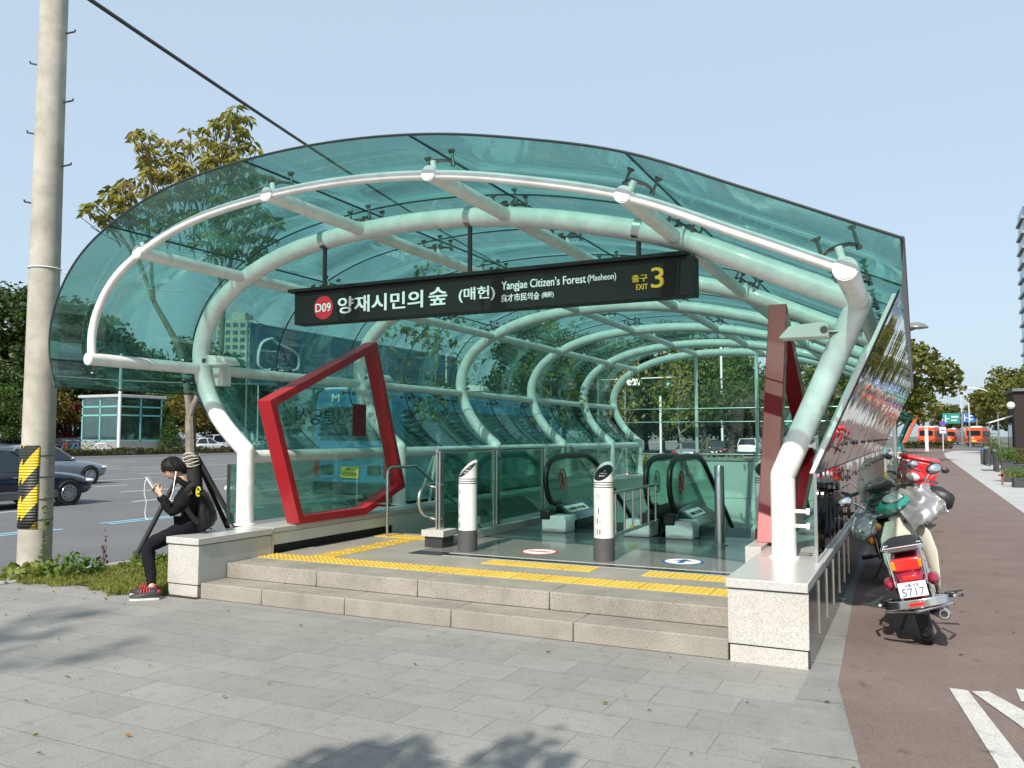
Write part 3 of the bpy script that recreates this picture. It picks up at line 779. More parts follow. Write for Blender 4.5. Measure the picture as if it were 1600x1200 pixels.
bollard(-2.99, 8.34, 'white information bollard alone in the middle of the platform', R(-12))
bollard(-1.60, 9.95, 'white information bollard beside the dull red frame on the right', R(10))
e = empty('steel_post', (-2.15, 10.1, .3), 'plain brushed steel post in front of the right escalator', 'post')
MB().lathe([(.058, 0), (.058, .93), (.05, .945), (.0, .95)], seg=24).build('tube', 'steel', e)
MB().lathe([(.095, 0), (.095, .008), (.06, .02)], seg=24).build('foot_ring', 'steel', e)

# ---------------------------------------------------------------- stair railing with glass, handrail
rl = empty('stair_railing', (-5.1, 8.7, .3), 'steel railing with glass panes between the stairs and the escalator', 'railing')
RO = (5.1, -8.7, -.3)
def rb_(mb, name, m, **k):
    o = mb.build(name, m, rl, **k); o.location = RO; return o
rb_(MB().box((-5.24, 8.40, .302), (-5.0, 8.66, .425)), 'pedestal', 'black_granite')
rb_(MB().box((-5.27, 8.37, .425), (-4.97, 8.69, .50)), 'pedestal_cap', 'light_granite', bevel=.004)
for y, z0 in ((8.52, .50), (10.0, .42), (11.6, .42), (12.5, .35)):
    m = MB().box((-5.14, y-.05, z0), (-5.115, y+.05, 1.42)).box((-5.10, y-.05, z0), (-5.075, y+.05, 1.42)); rb_(m, 'post', 'steel', bevel=.003)
    m = MB()
    for z in (.62, 1.02, 1.3): m.lathe([(.016, -.05), (.016, .05)], (-5.108, y, z), 'X', 8)
    rb_(m, 'clamp', 'fitting_metal')
glassmat('rail_glass', (.62,.82,.74), .10, .02)
for y0, y1 in ((8.6, 9.93), (10.07, 11.53), (11.67, 12.45)):
    rb_(MB().box((-5.112, y0, .47), (-5.102, y1, 1.40)), 'glass_pane', 'rail_glass')
rb_(MB().tube([(-5.108, 8.45, 1.43), (-5.108, 12.7, 1.43), (-5.108, 15.0, .1)], .022, 10), 'top_rail', 'steel')
rb_(MB().box((-5.16, 8.66, .302), (-5.05, 12.6, .40)), 'kerb_beam', 'light_granite')
U = smooth_path([(-5.3, 9.9, 1.02), (-5.3, 8.72, 1.02), (-5.3, 8.44, .98), (-5.3, 8.36, .84), (-5.3, 8.46, .68), (-5.3, 8.75, .64), (-5.3, 9.9, .64)], 6)
rb_(MB().tube(U + [V((-5.3, 13.0, -.9))], .022, 10), 'handrail', 'steel')
for y, z in ((8.60, 1.02), (8.60, .64)): rb_(MB().tube([(-5.12, y, z-.05), (-5.3, y, z-.02)], .013, 8), 'bracket', 'steel')
wr = empty('wall_handrail', (-6.2, 9.0, .3), 'thin steel handrail starting at the top of the stairs by the low wall', 'handrail')
o = MB().tube([(-6.2, 9.02, .3), (-6.2, 9.02, 1.10)] + list(smooth_path([(-6.2, 9.02, 1.10), (-6.2, 9.05, 1.17), (-6.2, 9.12, 1.19)], 4)) + [(-6.2, 9.7, 1.19), (-6.2, 13.4, -.8)], .02, 10).build('rail', 'steel', wr); o.location = (6.2, -9.0, -.3)
o = MB().tube([(-6.2, 9.02, .72), (-6.44, 9.02, .72)], .012, 8).build('bracket', 'steel', wr); o.location = (6.2, -9.0, -.3)

# ---------------------------------------------------------------- escalators
mat('rubber_black', (.014,.014,.015), .38, 0, .1); mat('deck_teal', (.05,.085,.085), .22, .7, .08, 2); mat('step_dark', (.035,.036,.037), .45, .6)
mat('box_white', (.74,.75,.73), .35, 0, .05); glassmat('balustrade_glass', (.70,.86,.80), .10, .02); mat('label_yellow', (.75,.6,.05), .5); mat('label_white', (.75,.76,.75), .5); mat('label_red', (.5,.03,.03), .5)
SL = math.tan(R(30))
def escalator(label, xa, xb):
    e = empty('escalator', ((xa+xb)/2, 10.4, .3), label, 'escalator'); O = (-(xa+xb)/2, -10.4, -.3)
    def eb_(mb, name, m, parent=None, **k):
        o = mb.build(name, m, parent or e, **k)
        if parent is None: o.location = O
        return o
    z = lambda y: 0 if y < 12.1 else -(y-12.1)*SL
    for si, x in ((-1, xa), (1, xb)):
        ctr = smooth_path([(x, 10.95, .66), (x, 10.62, .70), (x, 10.46, .92), (x, 10.50, 1.16), (x, 10.72, 1.28), (x, 11.15, 1.315)], 6)
        path = ctr + [V((x, 12.0, 1.315)), V((x, 12.35, 1.22)), V((x, 12.8, .98)), V((x, 21.3, .98 - 8.5*SL))]
        eb_(MB().tube(path, .036, 12, flat=1.25), 'handrail', 'rubber_black')
        g = [(p.x, p.y+.03, p.z-.03) for p in ctr[6:]] + [(x, 12.0, 1.28), (x, 12.35, 1.19), (x, 12.8, .95), (x, 21.3, .95-8.5*SL), (x, 21.3, .45-8.5*SL), (x, 12.6, .52), (x, 11.9, .66), (x, 10.95, .66)]
        gl = eb_(MB().poly(g), 'balustrade', 'balustrade_glass', smooth=False, solid=.012)
        dsc = MB(); yy, zz_ = 11.02, .985
        for rad, d_ in ((.115, .009),):
            dsc.tube([(x-si*.012, yy + rad*math.cos(a), zz_ + rad*1.25*math.sin(a)) for a in [2*PI*k/28 for k in range(28)]], .009, 6, closed=True)
            dsc.tube([(x-si*.012, yy-.07, zz_+.1), (x-si*.012, yy+.07, zz_-.1)], .008, 6)
        eb_(dsc, 'warning_disc', 'label_red')
        dd = MB(); 
        dd.lathe([(.02, -.003), (.02, .003)], (x-si*.012, yy-.01, zz_+.055), 'X', 12).prism([(x-si*.009, yy-.02, zz_+.03), (x-si*.009, yy+.015, zz_+.03), (x-si*.009, yy+.04, zz_-.06), (x-si*.009, yy-.03, zz_-.06)], (-si*.006, 0, 0)); eb_(dd, 'pictogram', 'letter_black')
        # sloped inner deck and skirt
        w_ = -si*.30
        m = MB(); ys_ = [10.75, 12.0, 12.5, 21.2]
        m.grid([[(x-si*.02, y, .66+z(y)+(.02 if y > 12.1 else 0)) for y in ys_], [(x+w_*.85, y, .50+z(y)) for y in ys_], [(x+w_, y, .44+z(y)) for y in ys_], [(x+w_, y, .22+z(y)) for y in ys_]])
        m.add([(x-si*.02, 10.75, .66), (x+w_*.85, 10.75, .50), (x+w_, 10.75, .44), (x+w_, 10.75, .3), (x-si*.02, 10.75, .3)], [(0,1,2,3,4)])
        eb_(m, 'deck', 'deck_teal', angle=25)
        xo = x + si*.05
        m = MB().prism([(min(xo, x+w_), 10.42, .3), (max(xo, x+w_), 10.42, .3), (max(xo, x+w_), 10.42, .46 if si > 0 else .46), (max(xo, x+w_)-.03, 10.42, .52), (min(xo, x+w_)+.03, 10.42, .52), (min(xo, x+w_), 10.42, .46)], (0, .42, 0))
        bx = eb_(m, 'newel_base', 'box_white', bevel=.01)
        n = MB().box((x-.075, 10.40, .47), (x+.075, 10.66, .60)); eb_(n, 'handrail_inlet', 'rubber_black', bevel=.02)
        l = MB(); T_ = Matrix.Translation((x+w_*.42, 11.05, .585)) @ Matrix.Rotation(math.atan2(.16, -si*.235)*1.0 if si < 0 else -math.atan2(.16, .235)*-1.0, 4, 'Y')
        sx = -si
        a0, a1 = x-si*.02, x+w_*.85
        P = lambda u, y, dz=.004: (a0+(a1-a0)*u, y, .66-.16*u+dz)
        l.add([P(.30, 10.83), P(.30, 11.6), P(.78, 11.6), P(.78, 10.83)], [(0,1,2,3)]); pl = eb_(l, 'deck_label', 'label_white', smooth=False)
        t = MB(); put_text(t, '손잡이를 꼭 잡으세요', .07, P(.70, 10.90, .007), (0, 1, 0), (a0-a1, 0, .16), fit=.62, fith=.06, bold=.002)
        q = t.build('lettering', 'letter_black', pl, smooth=False)
        if si > 0:
            eb_(MB().box((x-.22, 10.413, .40), (x-.10, 10.419, .45)), 'yellow_label', 'label_yellow')
        else:
            eb_(MB().box((x+.02, 10.413, .34), (x+.16, 10.419, .365)), 'base_label', 'label_white')
    m = MB(); i = 0; y = 10.95
    xa2, xb2 = xa+.30, xb-.30
    while y < 21:
        zt = .30 + z(y+.2) - .012; m.box((xa2, y, zt-.5), (xb2, y+.395, zt)); y += .4
    eb_(m, 'step_band', 'step_dark')
    eb_(MB().box((xa2, 10.55, .20), (xb2, 10.95, .294)), 'comb_plate', 'deck_teal')
    return e
escalator('left escalator with black handrails going down between green glass', -4.58, -3.17)
escalator('right escalator with black handrails behind the plain steel post', -2.86, -1.55)
bar = empty('queue_barrier', (-3.02, 8.7, .3), 'low steel barrier with upright bars behind the middle bollard', 'barrier')
m = MB(); P0, P1 = V((-3.0, 8.55, 0)), V((-3.02, 10.42, 0))
o = MB().tube([(-3.0, 8.5, .98), (-3.02, 10.45, .98)], .02, 10).build('rail', 'steel', bar); o.location = (3.02, -8.7, -.3)
o = MB().tube(list(smooth_path([(-3.0, 8.5, .30), (-3.0, 8.52, .42), (-3.0, 8.62, .50), (-3.0, 8.8, .52)], 4)) + [(-3.02, 10.45, .52)], .02, 10).build('rail', 'steel', bar); o.location = (3.02, -8.7, -.3)
for k in range(6):
    y = 8.75 + k*.31; o = MB().tube([(-3.0, y, .52), (-3.0, y, .98)], .013, 8).build('bar', 'steel', bar); o.location = (3.02, -8.7, -.3)
# ---------------------------------------------------------------- vegetation
leafmat('leaf_dark', [(.1,(.012,.028,.009)),(.45,(.052,.088,.030)),(.75,(.095,.14,.045)),(.95,(.16,.19,.08))])
leafmat('leaf_green', [(.1,(.018,.044,.010)),(.45,(.058,.115,.024)),(.8,(.105,.17,.036)),(.97,(.17,.20,.05))])
leafmat('leaf_plane', [(.1,(.040,.048,.010)),(.4,(.115,.135,.026)),(.75,(.19,.19,.042)),(.97,(.27,.23,.06))])
leafmat('leaf_autumn', [(.1,(.045,.05,.012)),(.4,(.12,.105,.02)),(.75,(.21,.14,.022)),(.97,(.26,.11,.02))])
leafmat('leaf_red', [(.1,(.06,.008,.012)),(.5,(.17,.02,.03)),(.9,(.28,.05,.05))])
leafmat('leaf_chestnut', [(.05,(.075,.09,.016)),(.4,(.19,.20,.04)),(.68,(.29,.27,.055)),(.88,(.26,.16,.05)),(.98,(.18,.08,.04))], .4)
leafmat('leaf_hedge', [(.1,(.03,.045,.012)),(.5,(.07,.075,.02)),(.9,(.12,.10,.03))])
leafmat('grass_blade', [(.1,(.09,.115,.022)),(.5,(.21,.26,.05)),(.9,(.34,.33,.10))], .5)
leafmat('leaf_weed', [(.1,(.05,.10,.018)),(.5,(.11,.20,.035)),(.9,(.19,.26,.06))], .45)
mat('bark', (.075,.062,.048), .9, 0, .35, 14, .8, 40); mat('bark_pale', (.22,.20,.165), .85, 0, .3, 10, .5, 40)
def leaf_mesh(pos, size, rng, name, m, aspect=.55, up=.35, jitter=.35, dirs=None, fold=.18):
    n = len(pos); pos = np.asarray(pos, float)
    nrm = rng.normal(size=(n, 3)); nrm[:, 2] = np.abs(nrm[:, 2]) * (1 + up) ; nrm /= np.linalg.norm(nrm, axis=1)[:, None]
    if dirs is None:
        d = rng.normal(size=(n, 3)); d[:, 2] -= .35
    else: d = np.asarray(dirs, float) + rng.normal(size=(n, 3))*.12
    d -= nrm*np.sum(d*nrm, axis=1)[:, None] if dirs is None else 0
    d /= np.linalg.norm(d, axis=1)[:, None] + 1e-9
    w = np.cross(nrm, d); w /= np.linalg.norm(w, axis=1)[:, None] + 1e-9; nn = np.cross(d, w)
    s = size*(1 + jitter*rng.uniform(-1, 1, n))[:, None]
    a = pos - d*s*.5; b = pos + w*s*aspect*.5 - d*s*.05 + nn*s*fold*.5; c = pos + d*s*.5 - nn*s*.08; e = pos - w*s*aspect*.5 - d*s*.05 + nn*s*fold*.5
    vs = np.stack([a, b, c, e], 1).reshape(-1, 3)
    me = bpy.data.meshes.new(name); me.vertices.add(4*n); me.vertices.foreach_set('co', vs.ravel())
    idx = np.arange(4*n).reshape(n, 4); tri = np.stack([idx[:, [0,1,2]], idx[:, [0,2,3]]], 1).reshape(-1)
    me.loops.add(6*n); me.loops.foreach_set('vertex_index', tri); me.polygons.add(2*n); me.polygons.foreach_set('loop_start', np.arange(0, 6*n, 3))
    me.polygons.foreach_set('loop_total', np.full(2*n, 3)); me.update(calc_edges=True); me.validate()
    me.materials.append(MATS[m]); return me
def crown_points(rng, n, shape, clumps, cr):
    pts = []; per = n//clumps
    for _ in range(clumps):
        while True:
            p = rng.uniform(-1, 1, 3)
            if np.linalg.norm(p) < 1 and np.linalg.norm(p) > .28: break
        c = shape(p); k = int(per*rng.uniform(.6, 1.4)); q = rng.normal(size=(k, 3))
        q /= np.linalg.norm(q, axis=1)[:, None]; q *= (rng.uniform(0, 1, k)**.45)[:, None]*cr*rng.uniform(.7, 1.25)
        q[:, 2] *= .72; pts.append(c + q)
    return np.concatenate(pts)
def ellipsoid(rx, rz, zc, top=1., bot=1.):
    return lambda p: np.array([p[0]*rx*(1-.35*max(0, p[2])*top), p[1]*rx*(1-.35*max(0, p[2])*top), zc + p[2]*rz])
def make_tree(name, label, kind, H, rx, base, trunk_r, n, leaf, m, seed, clumps=46, cr=None, bark='bark', group=None, ls=.5):
    rng = np.random.default_rng(seed); e = empty(name, (0, 0, 0), label, kind, group)
    t = MB(); zc = (H+base)/2; rz = (H-base)/2
    wob = [(0,0,-.1), (.05*rx*.2, .0, base*.6), (rng.uniform(-.15,.15), rng.uniform(-.15,.15), base+rz*.5), (rng.uniform(-.3,.3), rng.uniform(-.3,.3), H*.9)]
    path = smooth_path(wob, 4); t.tube(path, [trunk_r*(1.15-.95*i/(len(path)-1)) for i in range(len(path))], 9)
    for k in range(9):
        z0 = base*.85 + (H-base)*.55*k/9; a = rng.uniform(0, 2*PI); L = rx*rng.uniform(.55, .9)
        p0 = V((0, 0, z0)); p2 = V((L*math.cos(a), L*math.sin(a), z0 + L*rng.uniform(.25, .8))); p1 = (p0+p2)/2 + V((0, 0, .15*L))
        pp = smooth_path([p0, p1, p2], 4); t.tube(pp, [trunk_r*.5*(1-.85*i/(len(pp)-1)) for i in range(len(pp))], 6)
    t.build('trunk', bark, e)
    pts = crown_points(rng, n, ellipsoid(rx, rz, zc), clumps, cr or rx*.36)
    me = leaf_mesh(pts, leaf, rng, 'crown', m, aspect=ls+.15); o = bpy.data.objects.new('crown', me); C.objects.link(o); o.parent = e
    return e
def at(px, D):
    l = (px-800)/1294*D; c, s = math.cos(R(YAW)), math.sin(R(YAW)); return (l*c - D*s, l*s + D*c)
def hz(y, D): return 1.6 + (681.4-y)/1294*D
FOR = {}
FOR['dark'] = [make_tree('tree', '', 'tree', 12, 4.2, 2.0, .28, 7200, .38, 'leaf_dark', 11), make_tree('tree', '', 'tree', 12, 3.7, 1.5, .26, 7200, .38, 'leaf_dark', 12, 40)]
FOR['green'] = [make_tree('tree', '', 'tree', 12, 4.4, 1.8, .28, 7200, .36, 'leaf_green', 13)]
FOR['autumn'] = [make_tree('tree', '', 'tree', 9, 3.6, 1.8, .2, 3200, .36, 'leaf_autumn', 14, 34)]
FOR['red'] = [make_tree('tree', '', 'tree', 5, 2.1, .9, .14, 2200, .26, 'leaf_red', 15, 26)]
FOR['plane'] = [make_tree('tree', '', 'tree', 8, 3.9, 2.5, .2, 7200, .30, 'leaf_plane', 16, 60, .95, 'bark_pale', ls=.7), make_tree('tree', '', 'tree', 8, 3.6, 2.7, .2, 6000, .32, 'leaf_plane', 17, 52, .95, 'bark_pale', ls=.7)]
# pine with a flat crown, and a young cone-shaped evergreen
rng = np.random.default_rng(21); e = empty('pine_tree', (0,0,0), '', 'tree')
t = MB(); pp = smooth_path([(0,0,-.1),(.1,0,1.2),(-.12,.1,2.4),(.15,0,3.6)], 5); t.tube(pp, [.19*(1.1-.7*i/(len(pp)-1)) for i in range(len(pp))], 9)
for k in range(7):
    a = 2*PI*k/7; L = 1.9; q = smooth_path([(0,0,2.3+.1*k),(L*.5*math.cos(a),L*.5*math.sin(a),2.8+.06*k),(L*math.cos(a),L*math.sin(a),3.0+.1*k)], 4); t.tube(q, [.07*(1-.8*i/(len(q)-1)) for i in range(len(q))], 6)
t.build('trunk', 'bark', e)
pts = crown_points(rng, 5200, lambda p: np.array([p[0]*2.9, p[1]*2.9, 3.35 + p[2]*.95]), 34, .85)
o = bpy.data.objects.new('crown', leaf_mesh(pts, .26, rng, 'crown', 'leaf_dark', .3)); C.objects.link(o); o.parent = e; FOR['pine'] = [e]
e = empty('conifer', (0,0,0), '', 'tree'); MB().tube([(0,0,-.1),(0,0,2.8)], [.08,.02], 8).build('trunk', 'bark', e)
z = rng.uniform(0, 1, 3200); a = rng.uniform(0, 2*PI, 3200); r = (1-z)*1.25*np.sqrt(rng.uniform(.15, 1, 3200))
o = bpy.data.objects.new('crown', leaf_mesh(np.stack([r*np.cos(a), r*np.sin(a), .25+z*2.8-.15*r], 1), .2, rng, 'crown', 'leaf_green', .3)); C.objects.link(o); o.parent = e; FOR['cone'] = [e]
used = {}
def tree_at(kind, x, y, H, label, group=None, rz=None, wide=1.):
    lst = FOR[kind]; i = used.get(kind, 0); used[kind] = i+1
    o = lst[i % len(lst)]; first = i < len(lst)
    base = {'dark':12, 'green':12, 'autumn':9, 'red':5, 'plane':8, 'pine':4.3, 'cone':3.05}[kind]; s = H/base
    o = place(o, (x, y, 0), rnd.uniform(0, 6.28) if rz is None else rz, (s*wide, s*wide, s), label, first)
    if 'group' in o: del o['group']
    if group: o['group'] = group
    return o
G1 = 'woodland trees across the avenue'
for i, (px, D, ty, kind, lab) in enumerate((
    (-60, 92, 455, 'dark', 0), (18, 95, 440, 'dark', 'tall grey-green tree at the left edge, left of the concrete pole'), (50, 108, 470, 'dark', 0), (108, 92, 462, 'dark', 'tall dark tree just right of the concrete pole, behind the glass'), (150, 100, 498, 'dark', 0),
    (200, 105, 528, 'dark', 0), (250, 108, 535, 'green', 0), (300, 105, 530, 'dark', 0), (350, 115, 548, 'dark', 0), (-20, 84, 560, 'dark', 0), (25, 82, 590, 'green', 0), (80, 86, 600, 'autumn', 'orange-brown autumn tree just right of the concrete pole, below the glass edge'), (118, 88, 632, 'red', 'small crimson maple beside the glass lift kiosk'),
    (265, 92, 600, 'green', 0), (300, 90, 612, 'autumn', 'yellowing tree behind the near maple trunk'), (335, 96, 590, 'green', 0), (240, 92, 612, 'green', 0), (178, 95, 575, 'green', 0), (222, 97, 580, 'dark', 0), (390, 130, 575, 'dark', 0), (150, 96, 600, 'green', 0), (60, 95, 560, 'green', 0),
    (450, 150, 612, 'dark', 0), (510, 170, 610, 'dark', 0), (560, 160, 607, 'green', 0), (620, 175, 612, 'dark', 0), (680, 180, 606, 'dark', 0), (730, 170, 604, 'green', 0), (775, 150, 598, 'dark', 0), (420, 140, 600, 'green', 0), (590, 168, 610, 'dark', 0), (650, 172, 608, 'green', 0), (705, 165, 606, 'dark', 0))):
    x, y = at(px, D); tree_at(kind, x, y, hz(ty, D), lab or 'one of the green trees in the wood across the avenue', None if lab else G1, wide=1.15 if kind == 'dark' else 1.2)
G2 = 'trees beyond the far end of the canopy'
for i, (px, D, ty, kind, lab) in enumerate((
    (830, 95, 500, 'dark', 0), (880, 90, 505, 'green', 0), (925, 86, 520, 'dark', 0), (965, 84, 520, 'green', 0), (1000, 84, 540, 'green', 0), (1035, 92, 540, 'green', 0), (1062, 94, 590, 'dark', 0), (985, 88, 560, 'dark', 0), (1105, 98, 580, 'green', 0), (1160, 96, 605, 'dark', 0), (1035, 80, 500, 'dark', 0), (1084, 84, 552, 'autumn', 'tree with yellow-orange leaves seen through the far glass, left of the posts'), (1100, 75, 505, 'green', 0), (1125, 88, 545, 'dark', 0), (1150, 82, 548, 'dark', 0), (1192, 84, 600, 'autumn', 'small orange-leaved tree seen through the far glass beside the right white post'), (1200, 85, 560, 'green', 0), (1240, 80, 560, 'dark', 0), (1280, 72, 570, 'green', 0), (1320, 75, 565, 'dark', 0), (1090, 88, 590, 'dark', 0), (980, 90, 560, 'dark', 0), (1010, 96, 560, 'dark', 0), (1060, 100, 590, 'dark', 0), (1170, 98, 600, 'dark', 0))):
    x, y = at(px, D); tree_at(kind, x, y, hz(ty, D), lab or 'one of the leafy trees seen through the far end glass', None if lab else G2, wide=1.1)
x, y = at(1142, 40); tree_at('pine', x, y, 4.1, 'dark flat-topped pine seen through the far glass, right of the silver car')
x, y = at(263, 76); tree_at('cone', x, y, 4.2, 'young cone-shaped evergreen right of the glass lift kiosk')
for px, D, ty, lab in ((1428, 52, 516, 'large olive-green plane tree rising beyond the mirror wall'), (1436, 76, 585, 'plane tree just beyond the large one, above the orange buses'), (1490, 172, 632, 'low green tree between the two street lamps, behind the road signs'), (1540, 160, 622, 'low plane tree left of the taller right-hand trees')):
    x, y = at(px, D); tree_at('plane', x - (2.0 if px < 1440 else .5), y, hz(ty, D), lab, wide=1.06)
for px, D, ty, lab in ((1568, 86, 598, 'plane tree behind the nearer curved street lamp'), (1585, 74, 570, 'tallest plane tree at the right edge, above the brick shed'), (1625, 66, 570, 'plane tree cut by the right edge of the picture'), (1582, 120, 600, 'far plane tree right of the thin white lamp post')):
    x, y = at(px, D); tree_at('plane', x+.5, y, hz(ty, D), lab, wide=1.1)
# hedges
def hedge(label, x0, y0, x1, y1, h, m, n, leaf=.12, seed=5):
    rng = np.random.default_rng(seed); e = empty('hedge', ((x0+x1)/2, (y0+y1)/2, 0), label, 'hedge')
    L = rng.uniform(0, 1, n); X = x0 + (x1-x0)*L; Y = y0 + (y1-y0)*L; w = .45
    off = rng.uniform(-1, 1, n); top = h*(.9+.14*np.sin(L*70)+.06*rng.normal(size=n)); zz = top*np.sqrt(rng.uniform(.02, 1, n))
    d = np.array([x1-x0, y1-y0]); d = d/np.linalg.norm(d)
    pts = np.stack([X-d[1]*off*w, Y+d[0]*off*w, zz], 1) - np.array([(x0+x1)/2, (y0+y1)/2, 0])
    o = bpy.data.objects.new('foliage', leaf_mesh(pts, leaf, rng, 'foliage', m, .6)); C.objects.link(o); o.parent = e
    MB().tube([((x0-x1)/2, (y0-y1)/2, h*.3), ((x1-x0)/2, (y1-y0)/2, h*.3)], h*.35, 8).build('core', 'bark', e)
hedge('long low clipped hedge along the far kerb in front of the kiosk', -58.3, 28, -58.3, 96, .62, 'leaf_hedge', 9000, .24)
hedge('dense green hedge just beyond the far end of the canopy', -9.0, 27.6, -3.4, 29.2, .85, 'leaf_weed', 5200, .12, 6)
hedge('low dark hedge in front of the orange buses', -1.5, 118.5, 4.0, 119.5, .9, 'leaf_hedge', 1500, .3, 8)

# ---------------------------------------------------------------- the young chestnut by the kerb
near = empty('chestnut_tree', (-8.49, 8.06, 0), 'young tree with big olive and brown leaves behind the seated person', 'tree'); O = (8.49, -8.06, 0)
def dep(px, py, D):
    a, p = R(YAW), R(PITCH); Fv = V((-math.sin(a)*math.cos(p), math.cos(a)*math.cos(p), math.sin(p))); Rv = V((math.cos(a), math.sin(a), 0)); Uv = Rv.cross(Fv)
    return V((0, 0, 1.6)) + (Fv + Rv*(px-800)/1294 - Uv*(py-600)/1294)*D
t = MB(); TD = 10.85
def limb(pts, r0, r1):
    q = smooth_path(pts, 5); t.tube(q, [r0 + (r1-r0)*i/(len(q)-1) for i in range(len(q))], 9)
trunk = [V((-8.47, 8.08, -.05)), V((-8.52, 8.0, .75)), V((-8.55, 7.95, 1.32)), V((-8.55, 7.91, 1.86))]
limb(trunk, .085, .062)
for q in ([(297,650),(285,560),(262,510),(240,470),(222,420),(205,370),(195,320),(188,285)], [(240,470),(236,410),(232,330),(238,270),(228,225)], [(297,650),(318,600),(343,560),(350,470),(362,400),(370,330),(360,260),(362,195)], [(350,470),(335,400),(310,330),(290,270),(300,225)], [(362,400),(395,345),(412,300),(425,275)], [(350,470),(385,430),(415,370),(430,345)], [(222,420),(190,370),(165,335),(150,325)]):
    P = [dep(px, py, TD + (i*.06 if k % 2 else -i*.05)) for i, (px, py) in enumerate(q) for k in (q[0][0] % 3,)]
    limb(P, .048 if q[0] in ((297,650),) else .026, .007)
tr = t.build('trunk', 'bark_pale', near); tr.location = O
CL = [(147,325),(160,310),(175,330),(165,345),(185,290),(195,280),(200,320),(205,345),(190,300),(225,215),(232,235),(245,225),(212,212),(230,255),(238,270),(225,290),(245,300),(255,290),(262,275),(235,310),(250,320),(270,260),(280,255),(290,265),(300,270),(285,285),(275,245),(290,225),(300,220),(320,240),(335,225),(330,205),(345,195),(355,185),(365,180),(380,185),(375,205),(360,220),(350,230),(340,240),(365,245),(380,250),(350,260),(365,265),(330,265),(345,275),(385,265),(392,230),(310,250),(300,290),(320,285),(290,300),(265,310),(255,335),(275,345),(215,330),(180,312),
      (300,330),(315,320),(330,310),(350,310),(365,300),(380,290),(400,280),(420,275),(340,340),(355,350),(370,335),(390,330),(410,340),(425,345),(330,360),(315,375),(350,370),(380,365),(400,390),(365,390),(340,385),(420,380),(310,345),(390,305),(335,330),(360,325)]
rng = np.random.default_rng(9); pos, dirs = [], []; stems = MB()
for px, py in CL:
    for rep in range(4):
        c = dep(px + rng.normal()*9, py + rng.normal()*8, TD + rng.uniform(-.55, .55)); k = rng.integers(5, 8); stems.tube([c, c + V((rng.normal()*.05, rng.normal()*.05, -.10)), c + V(((-8.5-c.x)*.13, (8.0-c.y)*.13, -.30))], [.003, .005, .007], 5); a0 = rng.uniform(0, 6.28); tilt = rng.uniform(-.5, .3)
        for i in range(k):
            a = a0 + (i - k/2)*.85; d = V((math.cos(a), math.sin(a), tilt - .35 - .25*abs(math.sin(a*.5)))).normalized()
            L = rng.uniform(.10, .19); pos.append(c + d*L*.62); dirs.append(d)
me = leaf_mesh(np.array(pos), .145, rng, 'crown', 'leaf_chestnut', .38, .5, .25, dirs, .22); o = bpy.data.objects.new('crown', me); C.objects.link(o); o.parent = near; o.location = O; stems.build('twigs', 'bark', near).location = O
mat('wood_dark', (.022,.021,.021), .7, 0, .3, 8); mat('rope', (.45,.43,.38), .9); mat('rubber_wrap', (.02,.02,.02), .8)
stk = empty('tree_stakes', (-8.55, 7.95, 0), 'tripod of dark wooden stakes tied round the young tree trunk', 'tree stakes'); SO_ = (8.55, -7.95, 0)
for q in ([(-8.98,7.42,-.03),(-8.60,7.92,1.30)], [(-8.05,8.55,0.0),(-8.50,7.98,1.36)], [(-8.75,9.0,0.0),(-8.56,8.02,1.34)]):
    o = MB().tube(q, [.034,.029], 10).build('stake', 'wood_dark', stk); o.location = SO_
m = MB()
for k in range(5): m.tube([(-8.55+.1*math.cos(a)*(1+.15*math.sin(3*a+k)), 7.95+.1*math.sin(a), 1.22+.035*k+.02*math.sin(2*a+k)) for a in [2*PI*j/16 for j in range(16)]], .011, 6, closed=True)
m.build('rope', 'rope', stk).location = SO_
MB().tube([(-8.49,8.05,.25),(-8.535,7.975,1.2)], .098, 12).build('trunk_wrap', 'rubber_wrap', near).location = O
# saplings further along the kerb
def sapling(y, label):
    rng = np.random.default_rng(int(y*10)); e = empty('sapling', (-8.6, y, 0), label, 'tree', 'saplings along the kerb beyond the glass'); t = MB()
    p = smooth_path([(0,0,-.05),(.06,.02,1.2),(-.05,.05,2.4),(.08,0,4.4)], 5); t.tube(p, [.06*(1.1-.9*i/(len(p)-1)) for i in range(len(p))], 8)
    for k in range(8):
        z = 1.7+.32*k; a = rng.uniform(0, 6.28); L = .75*rng.uniform(.6, 1.2); q = smooth_path([(0,0,z),(L*.5*math.cos(a),L*.5*math.sin(a),z+.3),(L*math.cos(a),L*math.sin(a),z+.75)], 3); t.tube(q, [.02,.018,.016,.013,.010,.008,.005][:len(q)], 5)
    t.build('trunk', 'bark_pale', e)
    pts = [np.array([rng.normal()*.38, rng.normal()*.38, rng.uniform(2.0, 4.9)]) for _ in range(60)]; P = np.concatenate([c + rng.normal(size=(9, 3))*.11 for c in pts])
    o = bpy.data.objects.new('crown', leaf_mesh(P, .17, rng, 'crown', 'leaf_chestnut', .5)); C.objects.link(o); o.parent = e
for k, y in enumerate((14.2, 20.0, 26.2, 33.0)):
    sapling(y, ('first', 'second', 'third', 'fourth')[k] + ' thin sapling seen through the left glass, counting from the near tree')
for k, y in enumerate((14.2, 26.2)):
    s2 = empty('tree_stakes', (-8.6, y, 0), ('pale sloping stakes of the first sapling beyond the left glass', 'pale sloping stakes of the third sapling near the far end of the canopy')[k], 'tree stakes')
    for dx, dy in ((-.7, .3), (.45, .75), (.3, -.8)): MB().tube([(dx, dy, 0), (0, 0, 1.35)], .03, 8).build('stake', 'rope', s2)
x, y = at(1105, 31); s2 = empty('tree_stakes', (x, y, 0), 'grey tripod of stakes behind the hedge beyond the far glass', 'tree stakes')
